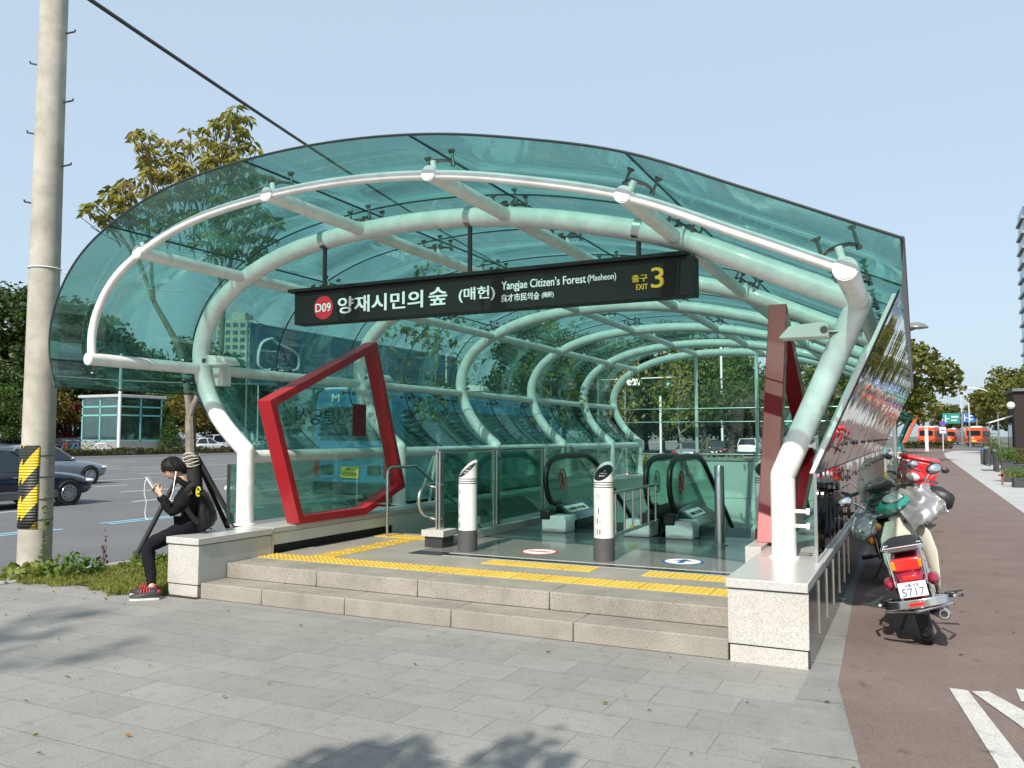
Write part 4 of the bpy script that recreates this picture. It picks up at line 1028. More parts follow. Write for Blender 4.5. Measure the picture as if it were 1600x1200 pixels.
for dx, dy in ((-.9, .3), (.6, .5), (.1, -.8), (-.3,.8)): MB().tube([(dx, dy, 0), (0, 0, 1.55)], .045, 8).build('stake', 'bark', s2)
# grass verge and weeds round the pole
rng = np.random.default_rng(4); n = 15000
X = rng.uniform(-8.92, -6.86, n); edge = 5.98 + .10*np.sin(X*5.3) + .07*np.sin(X*13.1) + rng.normal(size=n)*.03; Y = edge + (rng.uniform(0, 1, n)**1.6)*4.2
Hh = rng.uniform(.015, .055, n)*(1+.6*np.sin(X*3.7)*np.sin(Y*2.9)); pos = np.stack([X, Y, .012+Hh*.45], 1); d = rng.normal(size=(n, 3))*.5; d[:, 2] = 1.
me = leaf_mesh(pos, .065, rng, 'grass', 'grass_blade', .16, 0, .4, d, .1); o = bpy.data.objects.new('grass', me); C.objects.link(o); tag(o, 'short yellow-green grass on the strip by the kerb', None, None, 'stuff')
def weed(label, x, y, r, h, n, leaf, m, seed, name='weed'):
    rng = np.random.default_rng(seed); P = rng.normal(size=(n, 3)); P /= np.linalg.norm(P, axis=1)[:, None]; P *= (rng.uniform(0, 1, n)**.5)[:, None]
    P = np.stack([P[:, 0]*r, P[:, 1]*r, np.abs(P[:, 2])*h], 1)
    e = empty(name, (x, y, 0), label, 'plant'); o = bpy.data.objects.new('leaves', leaf_mesh(P, leaf, rng, 'leaves', m, .65)); C.objects.link(o); o.parent = e
    s = MB()
    for k in range(6): s.tube([(0, 0, 0), (rng.normal()*r*.4, rng.normal()*r*.2, h*.5)], .003, 5)
    s.build('stem', 'bark', e); return e
weed('bushy green weeds at the right foot of the concrete pole', -8.78, 6.42, .42, .26, 320, .075, 'leaf_weed', 31)
weed('patch of tall weeds beside the tree stake foot', -8.55, 7.3, .34, .20, 150, .07, 'leaf_weed', 33)
weed('ragged grass tuft at the left foot of the concrete pole', -9.02, 6.12, .42, .18, 240, .09, 'grass_blade', 34)
e = weed('thin climbing weed growing up the right side of the concrete pole', -9.16, 6.36, .05, 1.02, 60, .055, 'leaf_weed', 35)
e = weed('dry dark seed stalk standing in the grass behind the pole', -8.95, 7.0, .06, .55, 26, .04, 'leaf_red', 36)
e = weed('dark dry shrub with fine twigs behind the seated person', -8.2, 7.75, .22, .75, 110, .045, 'leaf_dark', 37)
# street tree and poles behind the photographer: their shade falls on the pavement
s = place(FOR['plane'][1], (0, 0, 0), 0, None, None, False); s.location = (-1.38, -3.15, 0); s.rotation_euler = (0, 0, 1.); s.scale = (.36, .36, .80); s['label'] = 'street tree behind the photographer whose leafy shadow lies on the near paving'
if 'group' in s: del s['group']
t = make_tree('tree', 'tall thin-crowned tree behind the photographer whose soft shade bands the left paving', 'tree', 18.2, 1.5, 14.2, .22, 400, .24, 'leaf_plane', 77, 24, .50, 'bark_pale')
t.location = (-5.0, -13.9, 0)
# a few dry leaves and scraps blown over the paving
rng = np.random.default_rng(88); n = 150
X = np.concatenate([rng.uniform(-8.5, -.8, 70), rng.uniform(-.6, 2.5, 50), rng.uniform(-8.6, -6.7, 30)]); Y = np.concatenate([rng.uniform(2.2, 6.0, 70), rng.uniform(4.2, 12, 50), rng.uniform(5.5, 6.1, 30)])
me = leaf_mesh(np.stack([X, Y, np.full(n, .014)], 1), .032, rng, 'leaf_litter', 'leaf_autumn', .45, 3., .6, rng.normal(size=(n, 3))*np.array([1, 1, .12]), .25); o = bpy.data.objects.new('leaf_litter', me); C.objects.link(o); tag(o, 'small dry leaves scattered over the paving and path', None, None, 'stuff')
# ---------------------------------------------------------------- concrete pole, wires, street furniture
mat('concrete', (.385,.36,.31), .85, 0, .24, 3.2, .6, 50)
def stripemat():
    m, N, L, B = _new('hazard_wrap')
    tc = N.new('ShaderNodeTexCoord'); s = N.new('ShaderNodeSeparateXYZ'); L.new(tc.outputs['Object'], s.inputs[0])
    at_ = N.new('ShaderNodeMath'); at_.operation = 'ARCTAN2'; L.new(s.outputs['X'], at_.inputs[0]); L.new(s.outputs['Y'], at_.inputs[1])
    mu = N.new('ShaderNodeMath'); mu.operation = 'MULTIPLY_ADD'; mu.inputs[1].default_value = .22; L.new(at_.outputs[0], mu.inputs[0]); L.new(s.outputs['Z'], mu.inputs[2])
    dv = N.new('ShaderNodeMath'); dv.operation = 'DIVIDE'; dv.inputs[1].default_value = .43; L.new(mu.outputs[0], dv.inputs[0])
    fr = N.new('ShaderNodeMath'); fr.operation = 'FRACT'; L.new(dv.outputs[0], fr.inputs[0])
    gt = N.new('ShaderNodeMath'); gt.operation = 'GREATER_THAN'; gt.inputs[1].default_value = .5; L.new(fr.outputs[0], gt.inputs[0])
    n = _noise(N, L, 14, 4, .7); rp = _ramp(N, L, n.outputs[0], [(.3, (.62,.42,.012)), (.7, (.78,.55,.02))])
    L.new(mix(N, L, gt.outputs[0], rp.outputs[0], (.022,.022,.022)), B.inputs['Base Color']); B.inputs['Roughness'].default_value = .5
    ml = N.new('ShaderNodeMath'); ml.operation = 'MULTIPLY'; ml.inputs[1].default_value = 60; L.new(s.outputs['Z'], ml.inputs[0])
    fz_ = N.new('ShaderNodeMath'); fz_.operation = 'PINGPONG'; fz_.inputs[1].default_value = 1; L.new(ml.outputs[0], fz_.inputs[0])
    b = N.new('ShaderNodeBump'); b.inputs['Distance'].default_value = .01; L.new(fz_.outputs[0], b.inputs['Height']); L.new(b.outputs[0], B.inputs['Normal'])
stripemat()
pole = empty('utility_pole', (-9.44, 6.44, 0), 'tall round concrete pole with yellow and black striped wrap, in the grass', 'utility pole')
m = MB(); rows = 24; PH = 12.
for i in range(rows):
    pass
m.tube([(.25*z/PH*0, 0, z) for z in [PH*k/24 - .1 for k in range(25)]], [.185 - .05*k/24 for k in range(25)], 28); m.build('shaft', 'concrete', pole)
seg = 22; a0 = -PI*.5 - 1.55; rows = []
for z in (.52, .70, .90, 1.10, 1.30, 1.49):
    rows.append([((.190-.004*z)*math.cos(a0 + 2.6*j/seg), (.190-.004*z)*math.sin(a0 + 2.6*j/seg), z) for j in range(seg+1)])
MB().grid(rows).build('hazard_wrap', 'hazard_wrap', pole, solid=.008)
for z in (.62, .86, 1.12, 1.37): MB().tube([((.1885-.004*z)*math.cos(a), (.1885-.004*z)*math.sin(a), z) for a in [2*PI*k/28 for k in range(28)]], .0045, 5, closed=True).build('strap', 'rod_black', pole)
for k, (z, s) in enumerate(((5.28, -1), (5.68, 1), (4.42, -1), (4.88, 1), (6.15, -1), (6.55, 1))):
    c, s_ = math.cos(R(YAW)), math.sin(R(YAW)); d = V((c, s_, 0))*s; r = .185-.05*z/PH
    MB().tube([d*(r-.03) + V((0,0,z)), d*(r+.11) + V((0,0,z+.03)), d*(r+.115) + V((0,0,z+.055))], .011, 7).build('step_bolt', 'rod_black', pole)
mat('string_white', (.7,.7,.68), .7)
w = MB(); w.tube([(.178*math.cos(a), .178*math.sin(a), 3.62) for a in [2*PI*k/24 for k in range(24)]], .008, 5, closed=True); w.build('string', 'string_white', pole)
def cable(name, label, a, b, sag, r, m):
    a, b = V(a), V(b); P = [a.lerp(b, t/16) - V((0, 0, sag*4*(t/16)*(1-t/16))) for t in range(17)]
    return tag(MB().tube(P, r, 8).build(name, m), label, 'cable')
A = dep(160, 0, 9.0); B_ = dep(590, 281, 17.0); B2 = A + (B_-A)*3.2
cable('power_cable', 'thick black cable crossing the sky from the pole top over the canopy', A - (B_-A)*.35, B2, .25, .024, 'rod_black')
cable('thin_wire', 'thin white string tied from the concrete pole toward the young tree', (-9.30, 6.50, 3.60), dep(290, 455, 10.8), .05, .006, 'string_white')
cable('thin_wire', 'low thin white string running from the concrete pole behind the canopy', (-9.28, 6.50, 2.32), dep(420, 600, 12.5), .03, .006, 'string_white')
mat('pole_white', (.62,.63,.62), .4, 0, .06); mat('pole_grey', (.25,.26,.26), .4, .3, .08)
mat('lamp_disc', (.22,.225,.225), .35, .4)
def lamp_post(label, x, y, H, arm, dirx=-1, m='pole_white', r=.09):
    e = empty('street_lamp', (x, y, 0), label, 'street lamp'); MB().tube([(0,0,-.05), (0,0,H)], [r, r*.6], 12).build('pole', m, e)
    a = smooth_path([(0,0,H-.3), (dirx*arm*.45,0,H+.55), (dirx*arm,0,H+.75)], 5); MB().tube(a, r*.5, 8).build('arm', m, e)
    MB().box((dirx*arm-.5, -.13, H+.68), (dirx*arm+.25, .13, H+.80)).build('lamp_head', m, e, bevel=.05); return e
x, y = at(1514, 91); lamp_post('tall white street lamp standing before the blue road sign', x, y, 6.2, 2.0)
x, y = at(1559, 69); lamp_post('white curved street lamp nearest the brick shed', x, y, 4.9, 1.9)
x, y = at(1502, 150); lamp_post('small far white lamp behind the tall white one', x, y, 10.2, 2.2)
e = empty('street_lamp', (-.72, 33.2, 0), 'grey street lamp with a domed disc head rising above the mirror wall', 'street lamp')
MB().tube([(0,0,0),(0,0,5.3)], [.07,.045], 12).build('pole', 'pole_grey', e); MB().tube([(0,0,5.2),(.78,0,5.48)], .03, 8).build('arm', 'pole_grey', e)
MB().lathe([(.44,0),(.42,.05),(.33,.13),(.16,.20),(.02,.22)], (.78,0,5.5), seg=28).build('lamp_head', 'lamp_disc', e)
e = empty('street_lamp', (-1.25, 36.5, 0), 'thin grey lamp post with a short flat arm beyond the mirror wall', 'street lamp')
MB().tube([(0,0,0),(0,0,3.35)], .05, 10).build('pole', 'pole_grey', e); MB().tube([(0,0,3.3),(1.0,0,3.33)], .03, 8).build('arm', 'pole_grey', e); MB().box((.55,-.08,3.31),(1.1,.08,3.37)).build('lamp_head', 'pole_grey', e)
x, y = at(403, 92); lamp_post('slender white lamp post standing before the blue banner, left end', x, y, 13.5, .2, -1)
x, y = at(187, 68); e = empty('post', (x, y, 0), 'plain white post in front of the glass lift kiosk', 'post'); MB().tube([(0,0,0),(0,0,8.2)], .12, 12).build('shaft', 'pole_white', e); MB().ball((0,0,8.25), .15).build('cap', 'pole_white', e)
x, y = at(697, 56); lamp_post('white lamp post across the road seen through the left glass', x, y, 7.2, 1.8, 1)
for px, lab in ((1128, 'white post far beyond the end glass, near the yellow tree'), (1032, 'short white post in the trees beyond the end glass')):
    x, y = at(px, 62); e = empty('post', (x, y, 0), lab, 'post'); MB().tube([(0,0,0 if px < 1100 else 0),(0,0,4.6 if px < 1100 else 9.5)], .09, 10).build('shaft', 'pole_white', e); MB().lathe([(.14,0),(.14,.3)], seg=10).build('foot', 'pole_white', e)
# traffic light mast beyond the far glass
mat('signal_black', (.015,.015,.016), .5)
def emit(name, col, s):
    m, N, L, B = _new(name); B.inputs['Base Color'].default_value = (*col, 1); B.inputs['Emission Color'].default_value = (*col, 1); B.inputs['Emission Strength'].default_value = s
emit('green_lamp', (.02,.75,.45), 1.5); emit('tail_red', (.5,.01,.01), .15)
x, y = at(1000, 60); e = empty('traffic_light', (x, y, 0), 'traffic light on a thin mast arm among the trees beyond the end glass', 'traffic light')
MB().tube([(-3.2,0,0),(-3.2,0,6.2)], .09, 10).build('pole', 'pole_grey', e); MB().tube([(-3.2,0,5.75),(2.6,0,5.8)], .04, 8).build('arm', 'pole_white', e)
hd = MB().box((1.0,-.12,5.05),(2.4,.12,5.45)).build('signal_head', 'signal_black', e, bevel=.03)
for k in range(3): MB().lathe([(.14,-.02),(.12,0)], (1.25+.45*k,-.13,5.25), 'Y', 14).build('lens', 'green_lamp' if k == 2 else 'signal_black', hd)
bd = MB().box((-1.6,-.03,5.3),(.0,.03,5.75)).build('name_board', 'disc_white', e)

# ---------------------------------------------------------------- cars
mat('car_navy', (.010,.014,.026), .22, .3, .05, 2, coat=.9); mat('car_sill', (.13,.14,.15), .4, .3); mat('car_silver', (.30,.33,.37), .28, .75, .05, 2, coat=.7); mat('car_white', (.68,.69,.69), .3, 0, .03, coat=.7)
mat('car_grey', (.12,.13,.15), .28, .6, .05, coat=.7); mat('car_dark', (.02,.022,.028), .25, .3, .05, coat=.8); mat('car_window', (.012,.018,.026), .06, 0, .1, 1, spec=.8); mat('tyre', (.014,.014,.014), .8); mat('rim_alloy', (.42,.43,.44), .3, .9)
mat('lamp_glass', (.62,.64,.66), .1, .3); mat('tail_lens', (.32,.01,.012), .15); mat('plate_white', (.66,.67,.66), .5); mat('chrome', (.72,.72,.72), .12, 1., .03); mat('black_trim', (.015,.015,.016), .5)
def make_car(label, body, L=4.6, W=1.78, H=1.43, sill=None, kind='sedan', name='parked_car', group=None):
    e = empty(name, (0,0,0), label, 'car', group); hl = L/2; hw = W/2; zb = .20; zs = .56*H+.02
    if kind == 'sedan': st_ = [(-hl,.70,.36,.60,.66),(-hl+.06,.86,.28,.70,.80),(-hl+.35,.95,.22,.78,.93),(-hl+.95,1.,.20,.86,.96),(-.3,1.,.20,.88,.92),(.75,1.,.20,.86,.90),(hl-1.0,.99,.20,.80,.86),(hl-.45,.95,.21,.70,.79),(hl-.12,.86,.24,.60,.68),(hl,.68,.34,.52,.58)]
    else: st_ = [(-hl,.80,.36,.80,.86),(-hl+.06,.93,.30,.92,1.0),(-hl+.4,.98,.24,.96,1.02),(-.3,1.,.22,.96,1.0),(.8,1.,.22,.95,1.0),(hl-.9,.99,.22,.88,.96),(hl-.35,.94,.23,.76,.88),(hl-.08,.86,.26,.64,.74),(hl,.70,.36,.54,.62)]
    rows = []
    for y, w, b, s, t in st_:
        w *= hw; half = [(w*.80,b),(w*.97,b+.10),(w,(b+s)*.52),(w*.985,s-.05),(w*.93,s),(w*.72,t),(w*.35,t+.018)]
        rows.append([(x, y, z) for x, z in half] + [(-x, y, z) for x, z in half[::-1]])
    m = MB().grid(rows, close=True); m.poly([rows[0][i] for i in range(14)]); m.poly([rows[-1][i] for i in range(14)])
    o = m.build('body', body, e, angle=48)
    mod = o.modifiers.new('sub', 'SUBSURF'); mod.levels = mod.render_levels = 1
    if sill: MB().box((-hw-.006, -hl+.5, .22), (hw+.006, hl-.6, .42)).build('side_trim', sill, e, bevel=.02)
    zt = H; zr = .90 if kind == 'sedan' else .97
    if kind == 'sedan': B0 = [(.80*hw,.95,zr),(.90*hw,.35,zr-.02),(.90*hw,-1.0,zr-.02),(.80*hw,-1.72,zr+.04)]; T0 = [(.62*hw,.18,zt-.03),(.68*hw,-.1,zt),(.68*hw,-.75,zt),(.60*hw,-1.15,zt-.06)]
    else: B0 = [(.82*hw,1.25,zr),(.92*hw,.5,zr),(.92*hw,-1.2,zr),(.86*hw,-hl+.12,zr)]; T0 = [(.66*hw,.5,zt-.03),(.74*hw,.15,zt),(.74*hw,-1.2,zt),(.70*hw,-hl+.45,zt-.05)]
    vs = [(x,y,z) for x,y,z in B0] + [(-x,y,z) for x,y,z in B0[::-1]] + [(x,y,z) for x,y,z in T0] + [(-x,y,z) for x,y,z in T0[::-1]]
    MB().add(vs, [(i,(i+1)%8,8+(i+1)%8,8+i) for i in range(8)]).build('windows', 'car_window', e, angle=20)
    ro = MB(); R0 = T0 + [(-x,y,z) for x,y,z in T0[::-1]]
    ro.grid([[(x*.3,y,z+.035) for x,y,z in R0], [(x*.8,y,z+.02) for x,y,z in R0], [(x*1.03,y*1.0,z-.01) for x,y,z in R0], [(x*1.05,y,z-.05) for x,y,z in R0]], close=True).poly([(x*.3,y,z+.035) for x,y,z in R0])
    for s in (1,-1):
        for i in (0, 3):
            ro.tube([(s*(B0[i][0]+.01),B0[i][1],B0[i][2]-.02),(s*(T0[i][0]+.012),T0[i][1],T0[i][2])], .035, 6)
        for y in (-.35,): ro.tube([(s*(B0[1][0]+.004),y,zr-.02),(s*(T0[1][0]+.012),y-.03,zt-.03)], .032, 6)
    ro.build('roof', body, e, angle=50)
    for s in (1,-1):
        for y in (hl-.88, -hl+.95):
            wa = MB().lathe([(.37,-.01),(.37,.012),(.30,.014)], (s*(hw-.02), y, .33), 'X', 22).build('wheel_arch', 'black_trim', e)
            o = MB().lathe([(.20,-.09),(.30,-.10),(.32,-.07),(.32,.07),(.30,.10),(.20,.09)], (s*(hw-.07), y, .315), 'X', 24).build('wheel', 'tyre', e)
            rim = MB().lathe([(.215,.018*s),(.205,.034*s),(.05,.026*s),(.0,.04*s)], (s*hw, y, .315), 'X', 24)
            for k in range(10):
                a = 2*PI*k/10; xx = s*(hw+.035); rim.ball((xx, y+.155*math.cos(a), .315+.155*math.sin(a)), (.004,.022,.022), 6, 4, 1)
            rim.build('rim', ['rim_alloy', 'black_trim'], o)
        MB().ball((s*hw*.76, hl-.20, .60), (.19,.15,.06), 12, 8).build('headlight', 'lamp_glass', e)
        MB().ball((s*hw*.80, -hl+.09, .72), (.19,.10,.085), 12, 8).build('tail_light', 'tail_lens', e)
        MB().ball((s*(hw+.09), .62, zr+.06), (.09,.05,.065), 10, 7).build('mirror', body, e)
        for y in (.05, -.95): MB().box((s*hw-.012, y, .74), (s*hw+.012, y+.2, .765)).build('door_handle', 'chrome', e, bevel=.006)
    MB().box((-.26, -hl-.012, .52), (.26, -hl+.05, .64)).build('number_plate', 'plate_white', e)
    MB().box((-hw*.72, -hl-.015, .30), (hw*.72, -hl+.05, .40)).build('bumper_strip', 'black_trim', e, bevel=.02)
    MB().box((-.45, hl-.06, .44), (.45, hl+.012, .54)).build('grille', 'black_trim', e, bevel=.02)
    return e
c = make_car('dark navy saloon with a grey lower sill, nearest to the concrete pole', 'car_navy', 4.75, 1.82, 1.42, 'car_sill', name='car'); c.location = (-20.25, 12.55, -.15)
c = make_car('silver-grey saloon just beyond the dark navy one', 'car_silver', 4.6, 1.8, 1.42, name='car'); c.location = (-28.0, 19.1, -.15)
x, y = at(1070, 54); c = make_car('silver saloon seen from behind through the far end glass', 'car_silver', 4.5, 1.78, 1.42, name='car'); c.location = (x, y+2.0, -.15)
x, y = at(1166, 72); c = make_car('white estate car seen from behind through the far end glass', 'car_white', 4.4, 1.8, 1.55, kind='suv', name='car'); c.location = (x, y+2, -.15)
cw, cg, cd, cs, cv = (make_car('', m, 4.5, 1.8, h, kind=k) for m, h, k in (('car_white',1.43,'sedan'), ('car_grey',1.43,'sedan'), ('car_dark',1.43,'sedan'), ('car_silver',1.43,'sedan'), ('car_white',1.75,'suv')))
seen = {}
for px, D, o, lab in ((20, 82, cs, 'silver parked car glinting at the left edge, behind the dark saloon'), (-30, 80, cd, 'dark parked car cut by the left edge of the picture'), (75, 84, cg, 'grey parked car hidden by the concrete pole'), (98, 92, cv, 'white parked van just right of the pole, behind the bicycles'), (112, 80, cd, 'dark parked car behind the bicycles'), (132, 84, cg, 'grey parked car left of the glass kiosk'), (246, 84, cw, 'white parked car just right of the glass kiosk'), (275, 82, cg, 'grey parked car behind the cone-shaped evergreen'), (300, 86, cs, 'silver parked car beside the cone-shaped evergreen'), (322, 80, cw, 'white parked car behind the near tree trunk'), (350, 90, cv, 'white parked van behind the first white arch'), (55, 100, cw, 'white parked car in the far row behind the pole'), (125, 104, cw, 'white parked car in the far row left of the kiosk'), (420, 112, cw, 'white parked car far behind the red frame'), (455, 116, cg, 'grey parked car far behind the red frame')):
    x, y = at(px, D); first = o.name not in seen; seen[o.name] = 1
    place(o, (x, y, 0), R(90*rnd.choice((0,0,1))+rnd.uniform(-4,4)), None, lab, first)
for px, D, col, lab in ((1120, 62, cd, 'dark car beyond the end glass, behind the silver saloon'),):
    x, y = at(px, D); place(col, (x, y+1, -.15), 0, None, lab, False)

# ---------------------------------------------------------------- buses
mat('bus_blue', (.06,.22,.42), .35, 0, .08, 1.5, coat=.5); mat('bus_orange', (.60,.085,.02), .35, 0, .08, 1.5, coat=.4); mat('bus_red', (.42,.02,.025), .35, 0, .08, coat=.4); mat('bus_white', (.66,.67,.66), .4, 0, .05); mat('plate_yellow', (.62,.48,.04), .5); mat('bus_dark', (.018,.03,.035), .5); mat('indicator', (.65,.25,.02), .3)
def make_bus(label, body, roof, L=10.8, W=2.45, H=2.95, name='bus', side=None, plate=True):
    e = empty(name, (0,0,0), label, 'bus'); hw = W/2
    sec = [(hw*.97,.32),(hw,.5),(hw,2.0),(hw*.975,H-.35),(hw*.90,H-.08),(hw*.6,H)]
    ring = lambda y, k, dz=0: [(x*k, y, z+dz) for x, z in sec] + [(-x*k, y, z+dz) for x, z in sec[::-1]]
    rows = [ring(.0,.93), ring(.07,.985), ring(.25,1.), ring(L-.4,1.), ring(L-.12,.98), ring(L,.92)]
    m = MB().grid(rows, close=True).poly(rows[0]).poly(rows[-1]); m.build('body', body, e, angle=35)
    MB().box((-hw*.86, .2, H-.03), (hw*.86, L-.4, H+.06)).box((-hw*.6, 3.0, H+.05), (hw*.6, 5.6, H+.22)).build('roof', roof, e, bevel=.04)
    for s in (1,-1):
        MB().box((s*(hw+.004)-.012, .55, 1.45), (s*(hw+.004)+.012, L-.9, 2.42)).build('side_windows', 'car_window', e)
        if side: MB().box((s*(hw+.002)-.008, .4, .45), (s*(hw+.002)+.008, L-3.5, 1.3)).build('side_panel', side, e)
        for y in (2.4, L-2.6):
            o = MB().lathe([(.3,-.14),(.47,-.14),(.50,-.1),(.50,.12),(.46,.15),(.3,.13)], (s*(hw-.12), y, .50), 'X', 22).build('wheel', 'tyre', e); MB().lathe([(.30,0),(.28,.04),(.1,.02),(0,.05)], (s*(hw-.0), y, .50), 'X', 18).build('rim', 'rim_alloy', o)
        tl = MB().box((s*(hw-.16)-.075, -.03, .72), (s*(hw-.16)+.075, .10, 1.28)).build('tail_light', 'tail_lens', e, bevel=.02); MB().ball((s*(hw-.16), -.04, 1.33), (.075,.03,.075), 10, 6).build('indicator', 'indicator', tl)
        MB().box((s*.72-.20, -.02, .78), (s*.72+.20, .05, 1.02)).build('grille', 'bus_dark', e)
        MB().box((s*.62-.06, -.035, .40), (s*.62+.06, .0, .49)).build('fog_lamp', 'lamp_glass', e)
    MB().box((-hw*.95, -.06, .28), (hw*.95, .18, .60)).build('bumper', 'bus_dark', e, bevel=.04)
    MB().box((-hw*.80, -.012, 1.62), (hw*.80, .06, 2.50)).build('rear_window', 'car_window', e, bevel=.05)
    MB().box((-.30, -.03, 1.18), (.02, .02, 1.42)).build('notice', 'plate_white', e); MB().box((-.22, -.035, 1.23), (-.06, -.028, 1.37)).build('notice_mark', 'bus_dark', e)
    p = MB().box((-.27, -.045, .70), (.27, -.01, .98)).build('number_plate', 'plate_yellow', e)
    if plate:
        t = MB(); put_text(t, '서울 70', .08, (-.14, -.048, .90), (1,0,0), (0,0,1), fit=.28, fith=.055, bold=.002); put_text(t, '자3098', .14, (-.22, -.048, .735), (1,0,0), (0,0,1), fit=.44, fith=.13, bold=.003); t.build('lettering', 'letter_black', p, smooth=False)
    return e
b = make_bus('blue city bus with yellow number plate seen through the left glass', 'bus_blue', 'bus_white'); b.location = (-12.8, 17.0, -.15)
t = MB(); put_text(t, 'M', .3, (-.6, -.02, 2.62), (1,0,0), (0,0,1), fit=.24, fith=.2, bold=.01); t.build('lettering', 'letter_white', b, smooth=False)
for k, (px, D, lab, rz) in enumerate(((1446, 132, 'orange-red bus on the left of the three, behind the low hedge', 12), (1482, 168, 'orange-red bus in the middle of the three, under the green sign', 12), (1520, 134, 'orange-red bus on the right of the three, behind the standing person', 6))):
    x, y = at(px, D)
    if k == 0: ob = make_bus(lab, 'bus_orange', 'bus_white', 10.8, 2.45, 3.0, side='bus_red', plate=False); o = ob
    else: o = copy_tree(ob)
    o['label'] = lab; o.location = (x, y, 0); o.rotation_euler = (0, 0, R(-9-rz*.2)); o['group'] = 'orange buses waiting down the street'

# ---------------------------------------------------------------- signs, banner, kiosk, buildings
mat('sign_green', (.015,.22,.18), .4, 0, .05); mat('sign_blue', (.03,.13,.42), .4, 0, .05); mat('sign_purple', (.13,.06,.32), .4)
def road_sign(label, px, D, y0, y1, w, m, name='road_sign'):
    x, y = at(px, D); z0, z1 = hz(y1, D), hz(y0, D); e = empty(name, (x, y, 0), label, 'road sign', None, R(10))
    MB().box((-w/2, -.05, z0), (w/2, .05, z1)).build('board', m, e, bevel=.03)
    MB().tube([(w*.5+.3, .1, 0), (w*.5+.3, .1, z1+.2)], .12, 10).tube([(-w/2, .1, (z0+z1)/2), (w*.5+.3, .1, (z0+z1)/2)], .07, 8).build('post', 'pole_grey', e)
    t = MB(); h = (z1-z0)
    t.box((-w*.36, -.06, z0+h*.15), (-w*.30, -.052, z0+h*.8)).box((-w*.36, -.06, z0+h*.45), (-w*.1, -.052, z0+h*.53)).box((.0, -.06, z0+h*.60), (w*.38, -.052, z0+h*.74)).box((.0, -.06, z0+h*.26), (w*.3, -.052, z0+h*.38))
    t.build('marking', 'disc_white', e); return e
road_sign('green direction sign above the orange buses', 1486, 140, 646, 662, 2.7, 'sign_green')
road_sign('blue direction sign right of the green one, behind the white lamp post', 1513, 145, 645, 660, 2.0, 'sign_blue')
x, y = at(1472, 88); e = empty('bus_stop_sign', (x, y, 0), 'round purple bus stop sign over a white board on a thin post', 'bus stop sign')
MB().tube([(0,0,0),(0,0,3.4)], .045, 8).build('post', 'pole_white', e); MB().lathe([(.30,-.03),(.30,.03)], (0,-.05,2.95), 'Y', 24).build('disc', 'sign_purple', e); MB().box((-.30,-.07,1.9),(.30,-.02,2.55)).build('board', 'disc_white', e)
MB().box((-.22,-.08,2.15),(.22,-.071,2.28)).build('marking', 'sign_purple', e)
x, y = at(1446.5, 86); e = empty('advert_pillar', (x, y, 0), 'slim white pillar standing in front of the left orange bus', 'pillar'); MB().box((-.16,-.12,.1),(.16,.12,2.4)).build('body', 'pole_white', e, bevel=.02); MB().box((-.2,-.16,0),(.2,.16,.1)).build('foot', 'concrete', e); MB().box((-.12,-.125,1.5),(.12,-.121,2.2)).build('panel', 'sticker_grey', e)
# construction hoarding banner
def bannermat():
    m, N, L, B = _new('banner_blue'); n = _noise(N, L, .12, 3, .5); r = _ramp(N, L, n.outputs[0], [(.3, (.075,.15,.25)), (.7, (.11,.20,.30))]); L.new(r.outputs[0], B.inputs['Base Color']); B.inputs['Roughness'].default_value = .55
bannermat(); mat('banner_print', (.26,.36,.44), .6)
bn = empty('hoarding_banner', (-63, 66, 0), 'huge pale blue banner with a white badge behind the left glass', 'banner')
for k in range(4):
    y0, y1 = 66 + k*11.0, 66 + (k+1)*11.0; q = MB().box((-.06, y0-66, 7.0), (.06, y1-66-.05, 13.6)); q.build('banner_sheet', 'banner_blue', bn)
for k in range(9): MB().tube([(-.3, k*5.4, 0), (-.3, k*5.4, 13.8)], .12, 8).build('scaffold_post', 'pole_grey', bn)
t = MB(); lg = smooth_path([(.08,2.0,8.7),(.08,1.2,9.4),(.08,1.6,11.4),(.08,3.2,12.2),(.08,4.0,11.8),(.08,7.2,10.9),(.08,7.6,9.5),(.08,6.4,8.9),(.08,2.0,8.7)], 6); t.tube(lg, .16, 6); t.build('badge_outline', 'disc_white', bn)
t = MB(); put_text(t, 'OPEN', 1., (.075, 2.4, 9.5), (0,1,0), (0,0,1), fit=4.4, fith=1.3, bold=.02); put_text(t, '신분당선', 1., (.075, 9.2, 10.2), (0,1,0), (0,0,1), fit=6., fith=1.1, bold=.01); put_text(t, '양재시민의 숲', 1., (.075, 9.2, 8.5), (0,1,0), (0,0,1), fit=7., fith=1.1, bold=.01); t.build('lettering', 'banner_print', bn, smooth=False)
t = MB(); put_text(t, '양재 시민의 숲 역', 1., (.075, 24, 10.6), (0,1,0), (0,0,1), fit=14., fith=1.4, bold=.01); put_text(t, '신분당선 개통', 1., (.075, 27, 8.2), (0,1,0), (0,0,1), fit=11., fith=1.5, bold=.01); t.build('lettering', 'banner_print', bn, smooth=False)
